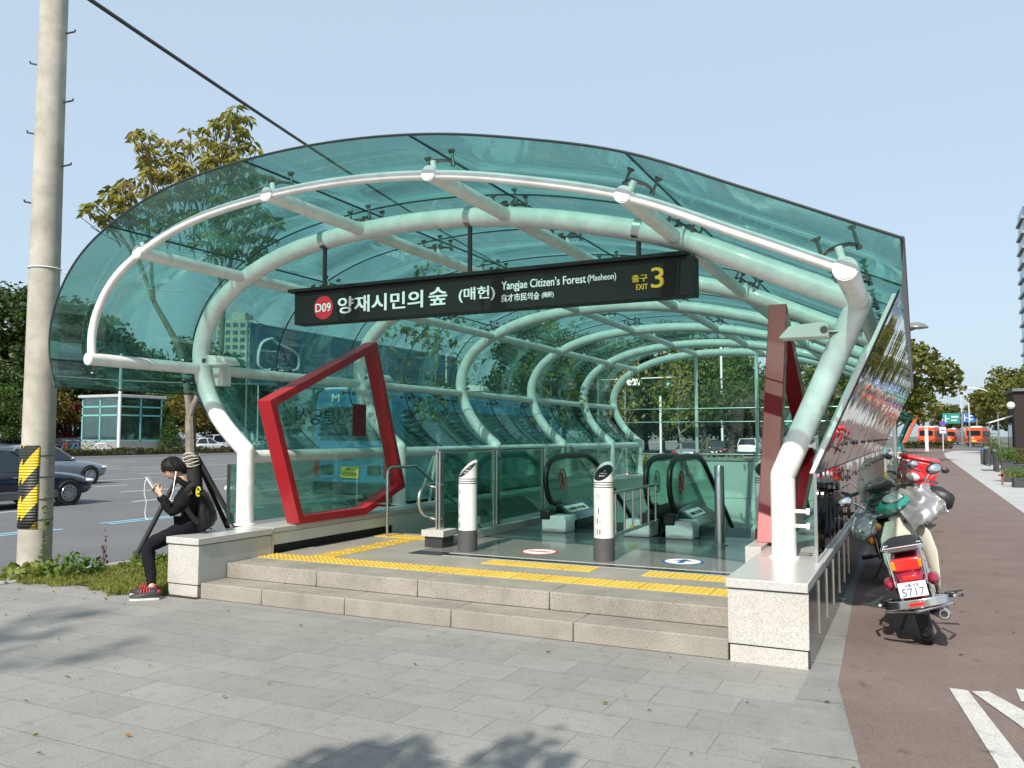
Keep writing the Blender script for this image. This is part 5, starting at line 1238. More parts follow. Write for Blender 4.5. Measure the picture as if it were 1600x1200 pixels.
# glass lift kiosk
mat('kiosk_frame', (.16,.42,.40), .4, 0, .05); mat('kiosk_wall', (.22,.225,.23), .6, 0, .08); glassmat('kiosk_glass', (.58,.75,.72), .16, .03); mat('kiosk_roof', (.40,.41,.41), .5)
ks = empty('lift_kiosk', (-64, 51.5, 0), 'small square glass lift kiosk with turquoise frame across the avenue', 'kiosk')
hwx, hwy, KH = 2.35, 2.3, 5.2
MB().box((-hwx,-hwy,0),(hwx,hwy,1.15)).build('base_wall', 'kiosk_wall', ks); MB().box((-hwx-.25,-hwy-.25,KH-.25),(hwx+.25,hwy+.25,KH)).build('roof', 'kiosk_roof', ks, bevel=.04)
f = MB()
for sx in (-1,0,1):
    for sy in (-1,0,1):
        if sx or sy: f.box((sx*(hwx-.07)-.07, sy*(hwy-.07)-.07, 1.15), (sx*(hwx-.07)+.07, sy*(hwy-.07)+.07, KH-.25))
for z in (1.15, 3.35, 4.1): f.box((-hwx,-hwy,z),(hwx,-hwy+.1,z+.13)).box((hwx-.1,-hwy,z),(hwx,hwy,z+.13)).box((-hwx,hwy-.1,z),(hwx,hwy,z+.13)).box((-hwx,-hwy,z),(-hwx+.1,hwy,z+.13))
f.build('frame', 'kiosk_frame', ks)
for a, b in (((-hwx+.02,-hwy+.03),(hwx-.02,-hwy+.05)), ((hwx-.05,-hwy+.05),(hwx-.03,hwy-.02)), ((-hwx+.02,hwy-.05),(hwx-.02,hwy-.03)), ((-hwx+.03,-hwy+.05),(-hwx+.05,hwy-.02))): MB().box((*a, 1.2), (*b, KH-.27)).build('glass', 'kiosk_glass', ks)
MB().box((-.9,-.9,.2),(.9,.9,4.6)).build('lift_shaft', 'kiosk_wall', ks)
x, y = at(250, 78); e = empty('sunshade', (x, y, 0), 'small pale canopy roof beside the lift kiosk', 'sunshade'); MB().prism([(-1.2,-.8,2.9),(1.5,-.8,2.5),(1.5,-.8,2.6),(-1.2,-.8,3.1)], (0,1.6,0)).build('roof', 'pole_white', e); MB().tube([(-1.,0,0),(-1.,0,2.95)], .06, 8).build('post', 'pole_grey', e)
e = empty('railing', (-61, 62, 0), 'low grey metal railing along the far pavement beside the kiosk', 'railing')
for k in range(14): MB().tube([(0,-5+k*.75,0),(0,-5+k*.75,1.0)], .03, 6).build('post', 'pole_grey', e)
MB().tube([(0,-5,1.0),(0,4.75,1.0)], .03, 6).build('rail', 'pole_grey', e)
# apartment block
def facade(name, wall, win, bw, bh):
    m, N, L, B = _new(name); tc = N.new('ShaderNodeTexCoord'); mp = N.new('ShaderNodeMapping'); mp.inputs['Rotation'].default_value = (PI/2, 0, 0)
    L.new(tc.outputs['Object'], mp.inputs[0]); return m
mat('apt_wall', (.50,.50,.43), .7, 0, .05, .05); mat('far_glass', (.10,.16,.22), .15, .2)
x, y = at(378, 300); ap = empty('apartment_block', (x, y, 0), 'tall cream apartment block with rows of windows behind the left glass', 'building', None, R(28))
MB().box((-8,-6,0),(6,8,43)).box((-3,-5,43),(2,5,46)).build('wall', 'apt_wall', ap)
for i in range(14):
    for k, x0 in enumerate((-7.2,-4.6,-2.0,.6,3.2)): MB().box((x0, -6.06, 6+i*2.65),(x0+1.7, -5.9, 7.5+i*2.65)).build('window', 'far_glass', ap)
# right-hand side: brick shed, tower, planters
brickmat('dark_brick', (.045,.012,.010), (.06,.018,.014), (.03,.02,.018), .22, .075, .008, .8, .5, .2, rot=0, stain=.3)
sh = empty('brick_shed', (3.75, 41, 0), 'dark red-brown brick shed at the right edge behind the planters', 'building')
MB().box((.0,0,0),(8,3.,3.5)).build('wall', 'dark_brick', sh); MB().box((-.05,-.15,3.5),(8.2,3.1,3.62)).build('roof', 'fascia_grey', sh)
MB().prism([(-.9,.5,2.15),(0,.5,2.45),(0,.5,2.5),(-.9,.5,2.2)], (0,2,0)).build('awning', 'pole_white', sh); w_ = MB().box((-.03,.8,.9),(.02,2.4,2.1)).build('window', 'car_window', sh); MB().box((-.05,.7,2.1),(.02,2.5,2.18)).build('frame', 'fascia_grey', w_)
MB().ball((-.12,-.1,2.9), .16).build('wall_lamp', 'pole_white', sh)
tw = empty('glass_tower', (19.6, 185, 0), 'tall blue glass office tower cut by the right edge', 'building')
MB().box((0,0,0),(24,9,46)).build('wall', 'far_glass', tw)
for i in range(15): MB().box((-.35,-.35,3+i*2.9),(24.3,9.3,3.5+i*2.9)).build('louvre', 'pole_grey', tw)
mat('planter_dark', (.04,.042,.045), .6); mat('pot_white', (.6,.6,.57), .5); mat('bin_grey', (.08,.09,.09), .5)
def pot(px, D, w, h, label, leafm, lh, seed):
    x, y = at(px, D); e = empty('planter', (x, y, 0), label, 'planter'); MB().prism([(-w*.42,-w*.42,0),(w*.42,-w*.42,0),(w*.42,w*.42,0),(-w*.42,w*.42,0)], (0,0,h)).build('pot', 'planter_dark', e, bevel=.02)
    r_ = np.random.default_rng(seed); P = np.clip(r_.normal(size=(420,3)), -1.7, 1.7)*np.array([w*.36,w*.36,lh*.34]); P[:,2] = np.abs(P[:,2]) + h
    o = bpy.data.objects.new('foliage', leaf_mesh(P, .11, r_, 'foliage', leafm, .35)); C.objects.link(o); o.parent = e
pot(1570, 29, .42, .75, 'tall dark planter with yellow-green leaves, nearest on the right', 'leaf_weed', .75, 51); pot(1589, 33, .6, .5, 'wide dark planter of broad leaves before the brick shed', 'leaf_plane', 1.0, 52); pot(1553, 46, .6, .7, 'dark planter with green shrub beside the far fence panel', 'leaf_green', 1.2, 53); pot(1600, 26, .9, .3, 'low planter of pale flowers at the right edge', 'leaf_weed', .5, 54); pot(1545, 56, .8, .8, 'dark planter with a tall bush under the curved lamp', 'leaf_green', 1.7, 55)
def fence(px, D, n, label):
    x, y = at(px, D); e = empty('fence_panel', (x, y, 0), label, 'fence')
    MB().box((-.03,0,.08),(.03,n*.3,.9)).build('panel', 'bin_grey', e); MB().box((-.05,-.02,.9),(.05,n*.3,1.0)).build('top_rail', 'pole_white', e)
    for k in (0, n): MB().box((-.05,k*.3-.05,0),(.05,k*.3+.05,1.0)).build('post', 'planter_dark', e)
fence(1543, 44, 10, 'dark fence panel with white top rail at the edge of the grey walkway'); fence(1556, 37, 6, 'short dark fence panel nearer than the white-topped one')
mat('wood_brown', (.20,.09,.04), .6, 0, .2, 6)
x, y = at(1590, 27); e = empty('low_rail', (x, y, 0), 'low brown wooden rail in front of the right-hand planters', 'rail'); MB().box((-.6,0,.28),(1.2,.06,.36)).build('rail', 'wood_brown', e)
for k in (-.5, .3, 1.1): MB().box((k-.03,.0,0),(k+.03,.06,.5)).build('post', 'wood_brown', e)
x, y = at(1536, 47); e = empty('litter_bin', (x, y, 0), 'slim grey litter bin left of the dark fence panel', 'bin'); MB().lathe([(.2,0),(.22,.75),(.2,.8)], seg=16).build('body', 'bin_grey', e); MB().lathe([(.23,.8),(.1,.9)], seg=16).build('lid', 'sign_blue', e)
# second, farther canopy of the same kind, planter and marker post
mat('far_teal', (.07,.36,.30), .35, 0, .05); mat('far_bus_reflection', (.55,.10,.03), .35, 0, .06)  # far side wall: mirrored orange bus painted in as flat colour
fc = empty('far_canopy', (-4, 58, 0), 'far green tubular canopy with orange bus reflection painted on its side wall, beyond the mirror wall', 'canopy'); fo = (4,-58,0)
for y in (58., 61.2, 64.4): MB().tube([(-6.96,y,.3),(-6.96,y,1.43)] + [(x, y, z) for x, z in ARC] + [(-1.02,y,1.27),(-1.02,y,.4)], .11, 10).build('arch', 'far_teal', fc).location = fo
for x, z in PUR: MB().tube([(x,57,z),(x,66,z)], .07, 8).build('purlin', 'far_teal', fc).location = fo
for (a, b) in (((-.02,57.,2.95),(-.74,57.,1.2)),): MB().prism([(-.05,56.6,2.85),(.12,56.6,2.9),(-.62,56.6,1.2),(-.80,56.6,1.2)], (0,9,0)).build('side_wall', 'far_bus_reflection', fc).location = fo
m = MB().grid([[(x, 56.4, z) for x, z in GL[6:]], [(x, 66, z) for x, z in GL[6:]]]).build('glass', 'teal_glass', fc, solid=.02); m.location = fo
MB().box((-1.35,57.5,0),(-.6,66,.55)).build('plinth', 'light_granite', fc).location = fo
e = empty('marker_post', (-1.02, 30.5, 0), 'short post banded teal, white and yellow at the end of the mirror wall', 'post')
MB().lathe([(.10,0),(.10,.42)], seg=16).build('yellow_band', 'hazard_wrap' if False else 'plate_yellow', e); MB().lathe([(.102,.42),(.102,.86)], seg=16).build('white_band', 'disc_white', e); MB().lathe([(.09,.86),(.075,1.45),(.05,1.5)], seg=16).build('top', 'far_teal', e)
x, y = at(1398, 46); e = empty('planter_box', (x, y, 0), 'low white planter box with a round bush behind the parked bicycle', 'planter'); MB().box((-.7,-.3,0),(.8,.4,.45)).build('box', 'pot_white', e, bevel=.03)
r_ = np.random.default_rng(60); P = r_.normal(size=(420,3))*np.array([.24,.2,.2]) + np.array([.42,0,.5]); o = bpy.data.objects.new('bush', leaf_mesh(P, .1, r_, 'bush', 'leaf_hedge', .5)); C.objects.link(o); o.parent = e

# ---------------------------------------------------------------- bicycles
for nm, c_ in (('bike_red', (.45,.03,.03)), ('bike_blue', (.05,.22,.42)), ('bike_yellow', (.55,.55,.03)), ('bike_white', (.7,.7,.7))): mat(nm, c_, .35, .1, .05, coat=.5)
mat('saddle_black', (.02,.02,.02), .6)
def bicycle(label, m):
    e = empty('bicycle', (0,0,0), label, 'bicycle'); r = .33
    for y in (-.52,.52):
        o = MB().tube([(0, y+r*math.cos(a), r+.01+r*math.sin(a)) for a in [2*PI*k/22 for k in range(22)]], .022, 6, closed=True).build('wheel', 'tyre', e)
        s = MB()
        for k in range(8): a = PI*k/8; s.tube([(0, y-r*math.cos(a), r-r*math.sin(a)+.01), (0, y+r*math.cos(a), r+r*math.sin(a)+.01)], .003, 4)
        s.build('spokes', 'chrome', o)
    f = MB(); bb, st_, hd, hb, ra, fa = (0,-.05,.30), (0,-.22,.80), (0,.36,.82), (0,.40,.66), (0,-.52,.34), (0,.52,.34)
    for a, b in ((bb,st_),(bb,hb),(st_,hd),(hd,hb),(bb,ra),(st_,ra),(hb,fa)): f.tube([a,b], .022, 8)
    f.build('frame', m, e); MB().tube([(0,-.22,.8),(0,-.25,.92)], .015, 6).ball((0,-.27,.95), (.07,.13,.035), 10, 6).build('saddle', 'saddle_black', e)
    MB().tube([(0,.36,.82),(0,.33,.98)], .016, 6).tube([(-.28,.24,1.0),(-.1,.33,1.0),(.1,.33,1.0),(.28,.24,1.0)], .014, 6).build('handlebar', 'chrome', e)
    MB().lathe([(.09,-.01),(.09,.01)], (.04,-.05,.30), 'X', 14).tube([(.05,-.05,.3),(.06,-.05,.14)], .01, 6).build('crank', 'chrome', e); return e
for px, D, m, lab, rz in ((96, 70, 'bike_red', 'red bicycle just right of the concrete pole', 40), (112, 69, 'bike_blue', 'blue bicycle parked between the red and the yellow ones', 30), (131, 69, 'bike_yellow', 'bright yellow bicycle parked left of the kiosk', 20), (152, 68, 'bike_white', 'white bicycle standing in front of the kiosk wall', -64)):
    x, y = at(px, D); b = bicycle(lab, m); b.location = (x+.5, y, .5 if False else 0); b.rotation_euler = (0, R(4), R(rz)); b.scale = (1.25,)*3
x, y = at(1394, 42); b = bicycle('white bicycle leaning by the low planter beyond the mirror wall', 'bike_white'); b.location = (x, y, 0); b.rotation_euler = (0, R(6), R(-70)); b.scale = (.95,)*3
# ---------------------------------------------------------------- motorcycles
mat('cub_red', (.30,.02,.05), .25, .2, .05, 2, coat=.8); mat('cub_cream', (.50,.49,.40), .35, 0, .08, 5, coat=.4); mat('cub_green', (.01,.25,.19), .3, 0, .06, 2, coat=.6); mat('seat_black', (.018,.018,.019), .45, 0, .2, 6, .3, 60)
mat('plate_ink', (.10,.13,.20), .6, 0, .3, 60); mat('delivery_red', (.62,.015,.02), .35, 0, .05, 2, coat=.4); mat('bike_black', (.02,.021,.023), .4, 0, .1, 4, coat=.3); mat('engine_grey', (.16,.16,.16), .5, .7, .2, 12)
mat('apron_silver', (.34,.34,.35), .34, .55, .18, 9, .9, 14); mat('mirror_face', (.70,.75,.80), .04, 1., .02); mat('amber', (.65,.22,.01), .2); mat('tail_glass', (.55,.02,.015), .12, 0, .1, 8, coat=.8)
glassmat('smoke_screen', (.66,.68,.65), .07, .05, (.35,.37,.35)); glassmat('plastic_bag', (.72,.76,.76), .30, .22, (.6,.65,.65), .12); mat('gauge_face', (.28,.33,.30), .15, 0, .35, 20, coat=.8)
def cub(label, loc, rz, lean, steer, shell='cub_red', shield='cub_cream', cowl='cub_green', screen=True, muffs=True, apron=True, box=None, plate=True, rack=True):
    e = empty('motorcycle', loc, label, 'motorcycle'); e.rotation_mode = 'ZXY' if False else 'XYZ'
    e.matrix_world = Matrix.Translation(loc) @ Matrix.Rotation(rz, 4, 'Z') @ Matrix.Rotation(lean, 4, 'Y')
    def b(mb, name, m, parent=None, **k): return mb.build(name, m, parent or e, **k)
    H = V((0, .98, .80)); ax = V((0, -.46, .89)).normalized()
    S = Matrix.Translation(H) @ Matrix.Rotation(steer, 4, ax) @ Matrix.Translation(-H)
    def wheel(y, nm, T=None):
        r = .285
        t = MB().lathe([(r-.07,-.032),(r-.03,-.043),(r-.008,-.03),(r,0),(r-.008,.03),(r-.03,.043),(r-.07,.032)], (0,y,r), 'X', 30, T=T)
        for k in range(30):
            a = 2*PI*k/30
            for s in (-1,1): t.tube([(s*.028, y+(r-.006)*math.cos(a), r+(r-.006)*math.sin(a)), (s*.005, y+(r+.002)*math.cos(a+.07), r+(r+.002)*math.sin(a+.07))], .006, 4, T=T)
        o = b(t, nm, 'tyre')
        rm = MB().lathe([(r-.07,-.03),(r-.085,-.012),(r-.085,.012),(r-.07,.03)], (0,y,r), 'X', 30, T=T, cap=False).lathe([(.0,-.06),(.06,-.05),(.065,.05),(.0,.06)], (0,y,r), 'X', 16, T=T)
        for k in range(16):
            a = 2*PI*k/16; rm.tube([(.03*(-1)**k, y+.05*math.cos(a), r+.05*math.sin(a)), (0, y+.2*math.cos(a+.3), r+.2*math.sin(a+.3))], .004, 4, T=T)
        b(rm, 'rim', 'chrome', o)
    wheel(0, 'rear_wheel'); wheel(1.22, 'front_wheel', S)
    # shell round the seat and rear mudguard
    def loft(secs, name, m, T=None, parent=None, angle=60):
        rows = []
        for y, z, w, h in secs: rows.append([(w*math.copysign(abs(math.cos(a))**.7, math.cos(a)), y, z + h*math.copysign(abs(math.sin(a))**.7, math.sin(a))) for a in [2*PI*k/18 for k in range(18)]])
        return b(MB().grid(rows, close=True, T=T).poly(rows[0], T=T).poly(rows[-1], T=T), name, m, parent, angle=angle)
    loft([(-.36,.50,.085,.05),(-.30,.55,.10,.07),(-.12,.62,.115,.09),(.15,.60,.13,.14),(.38,.56,.12,.15),(.55,.47,.07,.10),(.75,.42,.05,.06),(.95,.62,.05,.06),(1.0,.80,.06,.08)], 'body_shell', shell)
    rows = []
    for k in range(11):
        a = R(168 - 118*k/10); rr_ = .325; rows.append([(x, rr_*math.cos(a), .285 + rr_*math.sin(a) + dz) for x, dz in ((-.075,-.06),(-.075,0),(-.04,.02),(.04,.02),(.075,0),(.075,-.06))])
    b(MB().grid(rows), 'rear_mudguard', shell, solid=.005)
    rows = []
    for k in range(9):
        a = R(150 - 120*k/8); rows.append([(x, 1.22 + .315*math.cos(a), .285 + .315*math.sin(a) + dz) for x, dz in ((-.06,-.05),(-.06,0),(0,.02),(.06,0),(.06,-.05))])
    b(MB().grid(rows, T=S), 'front_mudguard', shield, solid=.005)
    for s in (-1,1):
        b(MB().tube([(s*.075,1.22,.285),(s*.08,1.12,.55),(s*.07,.99,.80)], .024, 10, T=S), 'fork', 'bike_black')
        b(MB().tube([(s*.10,0,.285),(s*.115,-.02,.62)], .022, 10).tube([(s*.105,-.005,.36),(s*.112,-.015,.56)], .034, 12), 'shock_absorber', 'chrome')
        # legshield wing
        rows = []
        for z, x0, x1, y in ((.26,.11,.16,.78),(.42,.11,.19,.80),(.58,.10,.215,.84),(.74,.07,.20,.90),(.88,.04,.13,.95)): rows.append([(s*x0, y+.06, z),(s*(x0*.5+x1*.5), y+.03, z),(s*x1, y-.06, z)])
        b(MB().grid(rows), 'leg_shield', shield, solid=.012)
        b(MB().tube([(s*.05,.46,.27),(s*.30,.46,.26)], .016, 8).tube([(s*.20,.46,.265),(s*.32,.46,.26)], .026, 10), 'footpeg', 'rubber_black')
        m = MB(); arm = smooth_path([(s*.24,.90,1.03),(s*.30,.86,1.12),(s*.37,.84,1.18)], 4); m.tube(arm, .008, 7, T=S); mi = b(m, 'mirror_arm', 'chrome')
        c_ = (s*.41,.82,1.20); m = MB().ball(c_, (.072,.028,.048), 16, 9, T=S); mm = b(m, 'mirror', 'bike_black')
        b(MB().ball((c_[0],c_[1]-.010,c_[2]), (.062,.022,.040), 16, 9, T=S), 'mirror_glass', 'mirror_face', mm)
        b(MB().tube([(s*.02,.97,.97),(s*.20,.94,.985),(s*.36,.84,.97)], .013, 8, T=S), 'handlebar', 'chrome')
        b(MB().tube([(s*.24,.915,.985),(s*.36,.84,.97)], .021, 10, T=S), 'grip', 'rubber_black')
        b(MB().tube([(s*.26,.95,.985),(s*.34,.93,.965),(s*.38,.88,.955)], .007, 6, T=S), 'lever', 'chrome')
        b(MB().ball((s*.155,-.27,.52), (.042,.11,.05), 12, 8), 'turn_signal', 'cub_red' if shell == 'cub_red' else 'amber')
        b(MB().ball((s*.20,1.02,.88), (.04,.045,.035), 12, 8, T=S), 'turn_signal', 'amber')
    b(loft and MB().prism([(-.12,.93,.66),(.12,.93,.66),(.10,.965,.92),(-.10,.965,.92)], (0,.07,0)), 'steering_cover', shield, bevel=.02)
    for sx_, dz_ in ((-.10,.0),(.07,.02),(.13,-.02)): b(MB().tube(smooth_path([(sx_*2.2,.94,.99+dz_),(sx_*1.3,1.02,.94),(sx_*.6,1.0,.80),(sx_*.5,.93,.62)], 5), .006, 6), 'cable', 'rubber_black')
    b(MB().prism([(-.085,.925,.46),(.085,.925,.46),(.075,.945,.72),(-.075,.945,.72)], (0,.03,0)), 'inner_panel', 'bike_black', bevel=.01); b(MB().lathe([(.022,-.006),(.022,.0)], (.035,.925,.86), 'Y', 14), 'key_switch', 'bike_black'); b(MB().tube([(-.06,.0,.42),(-.10,.3,.40),(-.09,.6,.34)], .02, 8).tube([(.06,.0,.42),(.10,.3,.40),(.09,.6,.34)], .02, 8), 'subframe', 'bike_black')
    # seat
    loft([(-.20,.755,.09,.025),(-.14,.765,.125,.05),(.05,.775,.13,.055),(.25,.755,.12,.05),(.42,.735,.085,.04),(.50,.72,.05,.02)], 'seat', 'seat_black')
    b(MB().box((-.09,.15,.22),(.09,.60,.40)).tube([(0,.42,.3),(0,.72,.36)], .075, 12), 'engine', 'engine_grey', bevel=.03)
    b(MB().tube([(-.03,0,.285),(-.07,.3,.3),(-.06,.5,.33)], .035, 8), 'chain_case', 'bike_black')
    ex = b(MB().tube([(.10,.6,.25),(.13,.3,.20),(.15,.05,.23)], .018, 10).tube([(.15,.10,.225),(.155,-.05,.24),(.16,-.34,.265)], [.03,.048,.045], 14), 'exhaust', 'bike_black')
    b(MB().lathe([(.046,0),(.036,-.02),(.024,-.02),(.022,.05)], (.16,-.335,.265), 'Y', 14), 'exhaust_tip', 'chrome', ex)
    b(MB().tube([(-.08,.4,.25),(-.22,.36,.02)], .012, 8), 'side_stand', 'bike_black')
    if rack:
        b(MB().tube([(-.13,.0,.80),(-.15,-.28,.77),(-.10,-.34,.765),(.10,-.34,.765),(.15,-.28,.77),(.13,.0,.80)], .011, 8).tube([(-.12,-.34,.765),(-.11,-.36,.50)], .009, 8).tube([(.12,-.34,.765),(.11,-.36,.50)], .009, 8).tube([(-.15,-.15,.785),(.15,-.15,.785)], .008, 8).tube([(-.145,-.25,.775),(.145,-.25,.775)], .008, 8), 'rear_rack', 'chrome')
        tl = b(MB().prism([(-.095,-.335,.60),(.095,-.335,.60),(.105,-.335,.70),(-.105,-.335,.70)], (0,.09,0)), 'tail_light', 'tail_glass', bevel=.018, bseg=3)
        for s in (-1,1): b(MB().box((s*.098-.02,-.338,.615),(s*.098+.02,-.28,.685)), 'indicator_lens', 'amber', tl, bevel=.01)
        b(MB().box((-.055,-.365,.535),(.055,-.33,.575)), 'reflector', 'tail_glass', bevel=.008)
        m = MB(); rws = []
        for k in range(9):
            a = -1.0 + 2.0*k/8; rws.append([(.26*math.sin(a), -.44+.16*(1-math.cos(a)), z) for z in (.345,.352,.40,.408)])
        bm_ = b(MB().grid(rws), 'rear_bumper', 'chrome', solid=.006); b(MB().box((-.05,-.452,.362),(.05,-.442,.388)), 'reflector', 'tail_glass', bm_)
        b(MB().tube([(.26,-.28,.375),(.30,-.05,.34),(.2,.2,.32)], .012, 8).tube([(-.26,-.28,.375),(-.30,-.05,.34),(-.2,.2,.32)], .012, 8).tube([(-.235,-.33,.33),(0,-.455,.325),(.235,-.33,.33)], .010, 8), 'crash_bar', 'chrome')
        if plate:
            T_ = Matrix.Translation((0,-.385,.475)) @ Matrix.Rotation(R(-14), 4, 'X'); p = b(MB().box((-.098,-.003,-.055),(.098,.003,.055), T=T_), 'number_plate', 'plate_white', bevel=.004)
            t = MB(); put_text(t, '5717', .06, T_ @ V((-.078,-.005,-.046)), (1,0,0), T_.to_3x3() @ V((0,0,1)), fit=.156, fith=.056, bold=.002); put_text(t, '서울 서초', .02, T_ @ V((-.05,-.005,.02)), (1,0,0), T_.to_3x3() @ V((0,0,1)), fit=.10, fith=.026, bold=.001); b(t, 'lettering', 'plate_ink', p, smooth=False)
    # headset cowl, gauge, screen
    rows = []
    for y, z, w, h in ((1.13,1.0,.04,.05),(1.10,1.0,.13,.09),(1.0,1.01,.17,.085),(.90,1.02,.155,.06),(.85,1.02,.10,.03)): rows.append([(w*math.cos(a), y, z + h*math.sin(a)) for a in [2*PI*k/18 for k in range(18)]])
    b(MB().grid(rows, close=True, T=S).poly(rows[0], T=S).poly(rows[-1], T=S), 'handlebar_cowl', cowl, angle=60)
    G_ = S @ Matrix.Translation((0,.895,1.075)) @ Matrix.Rotation(R(40), 4, 'X')
    g = b(MB().lathe([(.10,-.015),(.098,.006),(.085,.012)], seg=22, T=G_ @ Matrix.Diagonal((1,.62,1,1))), 'gauge_housing', 'bike_black'); b(MB().lathe([(.080,.013),(.07,.018)], seg=22, T=G_ @ Matrix.Diagonal((1,.60,1,1))), 'gauge', 'gauge_face', g); b(MB().tube([(.084*math.cos(a), .052*math.sin(a), .014) for a in [2*PI*k/24 for k in range(24)]], .004, 6, closed=True, T=G_), 'gauge_ring', 'chrome', g)
    hl = b(MB().ball((0,1.115,1.0), (.10,.045,.065), 16, 10, T=S), 'headlight', 'lamp_glass')
    if screen:
        rows = []
        for k in range(13):
            q = k/12; z = 1.03 + .44*q; w = .25*math.sqrt(max(.02, 1 - ((q-.38)/.66)**2)); rows.append([(w*u, 1.08 - .18*q - .10*(w*u/.25)**2, z) for u in [j/6-1 for j in range(13)]])
        b(MB().grid(rows, T=S), 'windshield', 'smoke_screen', solid=.004)
        b(MB().tube([S @ V((w*.2, 1.03-.10*w*w, 1.075)) for w in (-.9,-.4,.1,.6)], .016, 6), 'screen_decal', 'bike_black')
    if muffs:
        for s, m in ((-1,'plastic_bag'),(1,'seat_black')):
            rows = []
            for t_, w, h in ((0,.055,.06),(.25,.085,.10),(.6,.105,.125),(.9,.085,.10),(1.08,.03,.03)):
                cx, cy, cz = s*(.20+.24*t_), .97-.13*t_, .955-.035*t_; rows.append([(cx, cy + w*math.cos(a), cz + h*math.sin(a)*(1+.12*math.sin(3*a+t_*5))) for a in [2*PI*k/16 for k in range(16)]])
            o = b(MB().grid(rows, close=True, T=S).poly(rows[-1], T=S), 'hand_muff', m, angle=70)
            if m == 'plastic_bag': b(MB().tube([(-.30,.90,.97),(-.40,.84,.95)], .03, 10, T=S), 'inner_grip', 'rubber_black', o)
    if apron:
        r2 = random.Random(5); rows = []
        for i in range(25):
            u = i/24; rows.append([(.02 + .32*v + .012*math.sin(9*u+3*v), .98 - .15*math.sin(1.7*u) + .03*math.sin(7*v+3*u) + .012*math.cos(15*u+5*v) - .12*v, 1.12 - .36*u*(1-.25*v) + .016*math.sin(9*v+6*u) + .006*math.sin(27*v-9*u) - .04*v*v) for v in [k/28 for k in range(29)]])
        b(MB().grid(rows, T=S), 'apron', 'apron_silver', solid=.006, angle=80)
    if box:
        bx = empty('delivery_box', e.matrix_world @ V((0,-.22,.80)), box, 'delivery box'); bx.matrix_world = e.matrix_world @ Matrix.Translation((0,-.16,.815))
        MB().box((-.29,-.24,0),(.29,.24,.40)).build('tub', 'delivery_red', bx, bevel=.025); MB().box((-.305,-.255,.40),(.305,.255,.47)).build('lid', 'delivery_red', bx, bevel=.03)
        MB().box((-.30,.235,.34),(-.16,.262,.44)).build('hinge', 'bike_black', bx, bevel=.01); MB().box((.15,.25,.36),(.25,.258,.385)).build('sticker', 'plate_white', bx)
    return e
cub('old delivery motorcycle with cream leg shield, green cowl and plate 5717, nearest the camera', (.05, 7.30, 0), R(0), R(-13), R(20))
cub('dark motorcycle mostly hidden behind the green-cowled one, only its mirrors showing', (-.24, 9.95, 0), R(1), R(-9), R(8), shell='bike_black', shield='bike_black', cowl='bike_black', screen=False, muffs=False, apron=False, rack=False)
cub('red delivery motorcycle with cream wings facing the camera farther along the mirror wall', (-.22, 15.4, 0), R(176), R(-12), R(5), shell='delivery_red', cowl='delivery_red', screen=False, muffs=False, apron=False, box='red delivery box with black hinge on the carrier of the far motorcycle', plate=False)

# ---------------------------------------------------------------- people
mat('skin', (.50,.30,.21), .5, 0, .08, 12); mat('hair_black', (.007,.006,.006), .55, 0, .3, 30, .8, 90, spec=.25); mat('hoodie_black', (.0085,.0085,.009), .9, 0, .25, 12, 1., 26, spec=.12); mat('jeans_black', (.009,.0095,.012), .9, 0, .25, 10, .9, 22, spec=.12); mat('shoe_dark', (.018,.018,.02), .6, 0, .3, 20); mat('shoe_red', (.42,.02,.04), .6); mat('sole_white', (.55,.53,.5), .7); mat('nylon_black', (.012,.012,.013), .55, 0, .3, 10, 1., 22, spec=.3); mat('emblem_yellow', (.62,.52,.03), .6); mat('phone_white', (.75,.75,.75), .25)
FOLD = bpy.data.textures.new('cloth_folds', 'CLOUDS'); FOLD.noise_scale = .11; FOLD.noise_depth = 2
def skin_mesh(name, pts, edges, m, parent, sub=2, root=0, fold=0.):
    me = bpy.data.meshes.new(name); me.from_pydata([tuple(p[0]) for p in pts], edges, []); me.materials.append(MATS[m])
    o = bpy.data.objects.new(name, me); C.objects.link(o); o.parent = parent
    k = o.modifiers.new('skin', 'SKIN'); k.use_smooth_shade = True; k.branch_smoothing = .6
    for i, sv in enumerate(me.skin_vertices[0].data):
        r = pts[i][1]; sv.radius = r if isinstance(r, tuple) else (r, r); sv.use_root = (i == root)
    s = o.modifiers.new('sub', 'SUBSURF'); s.levels = s.render_levels = sub
    if fold:
        d = o.modifiers.new('folds', 'DISPLACE'); d.texture = FOLD; d.strength = fold; d.mid_level = .5; d.texture_coords = 'LOCAL'
    return o
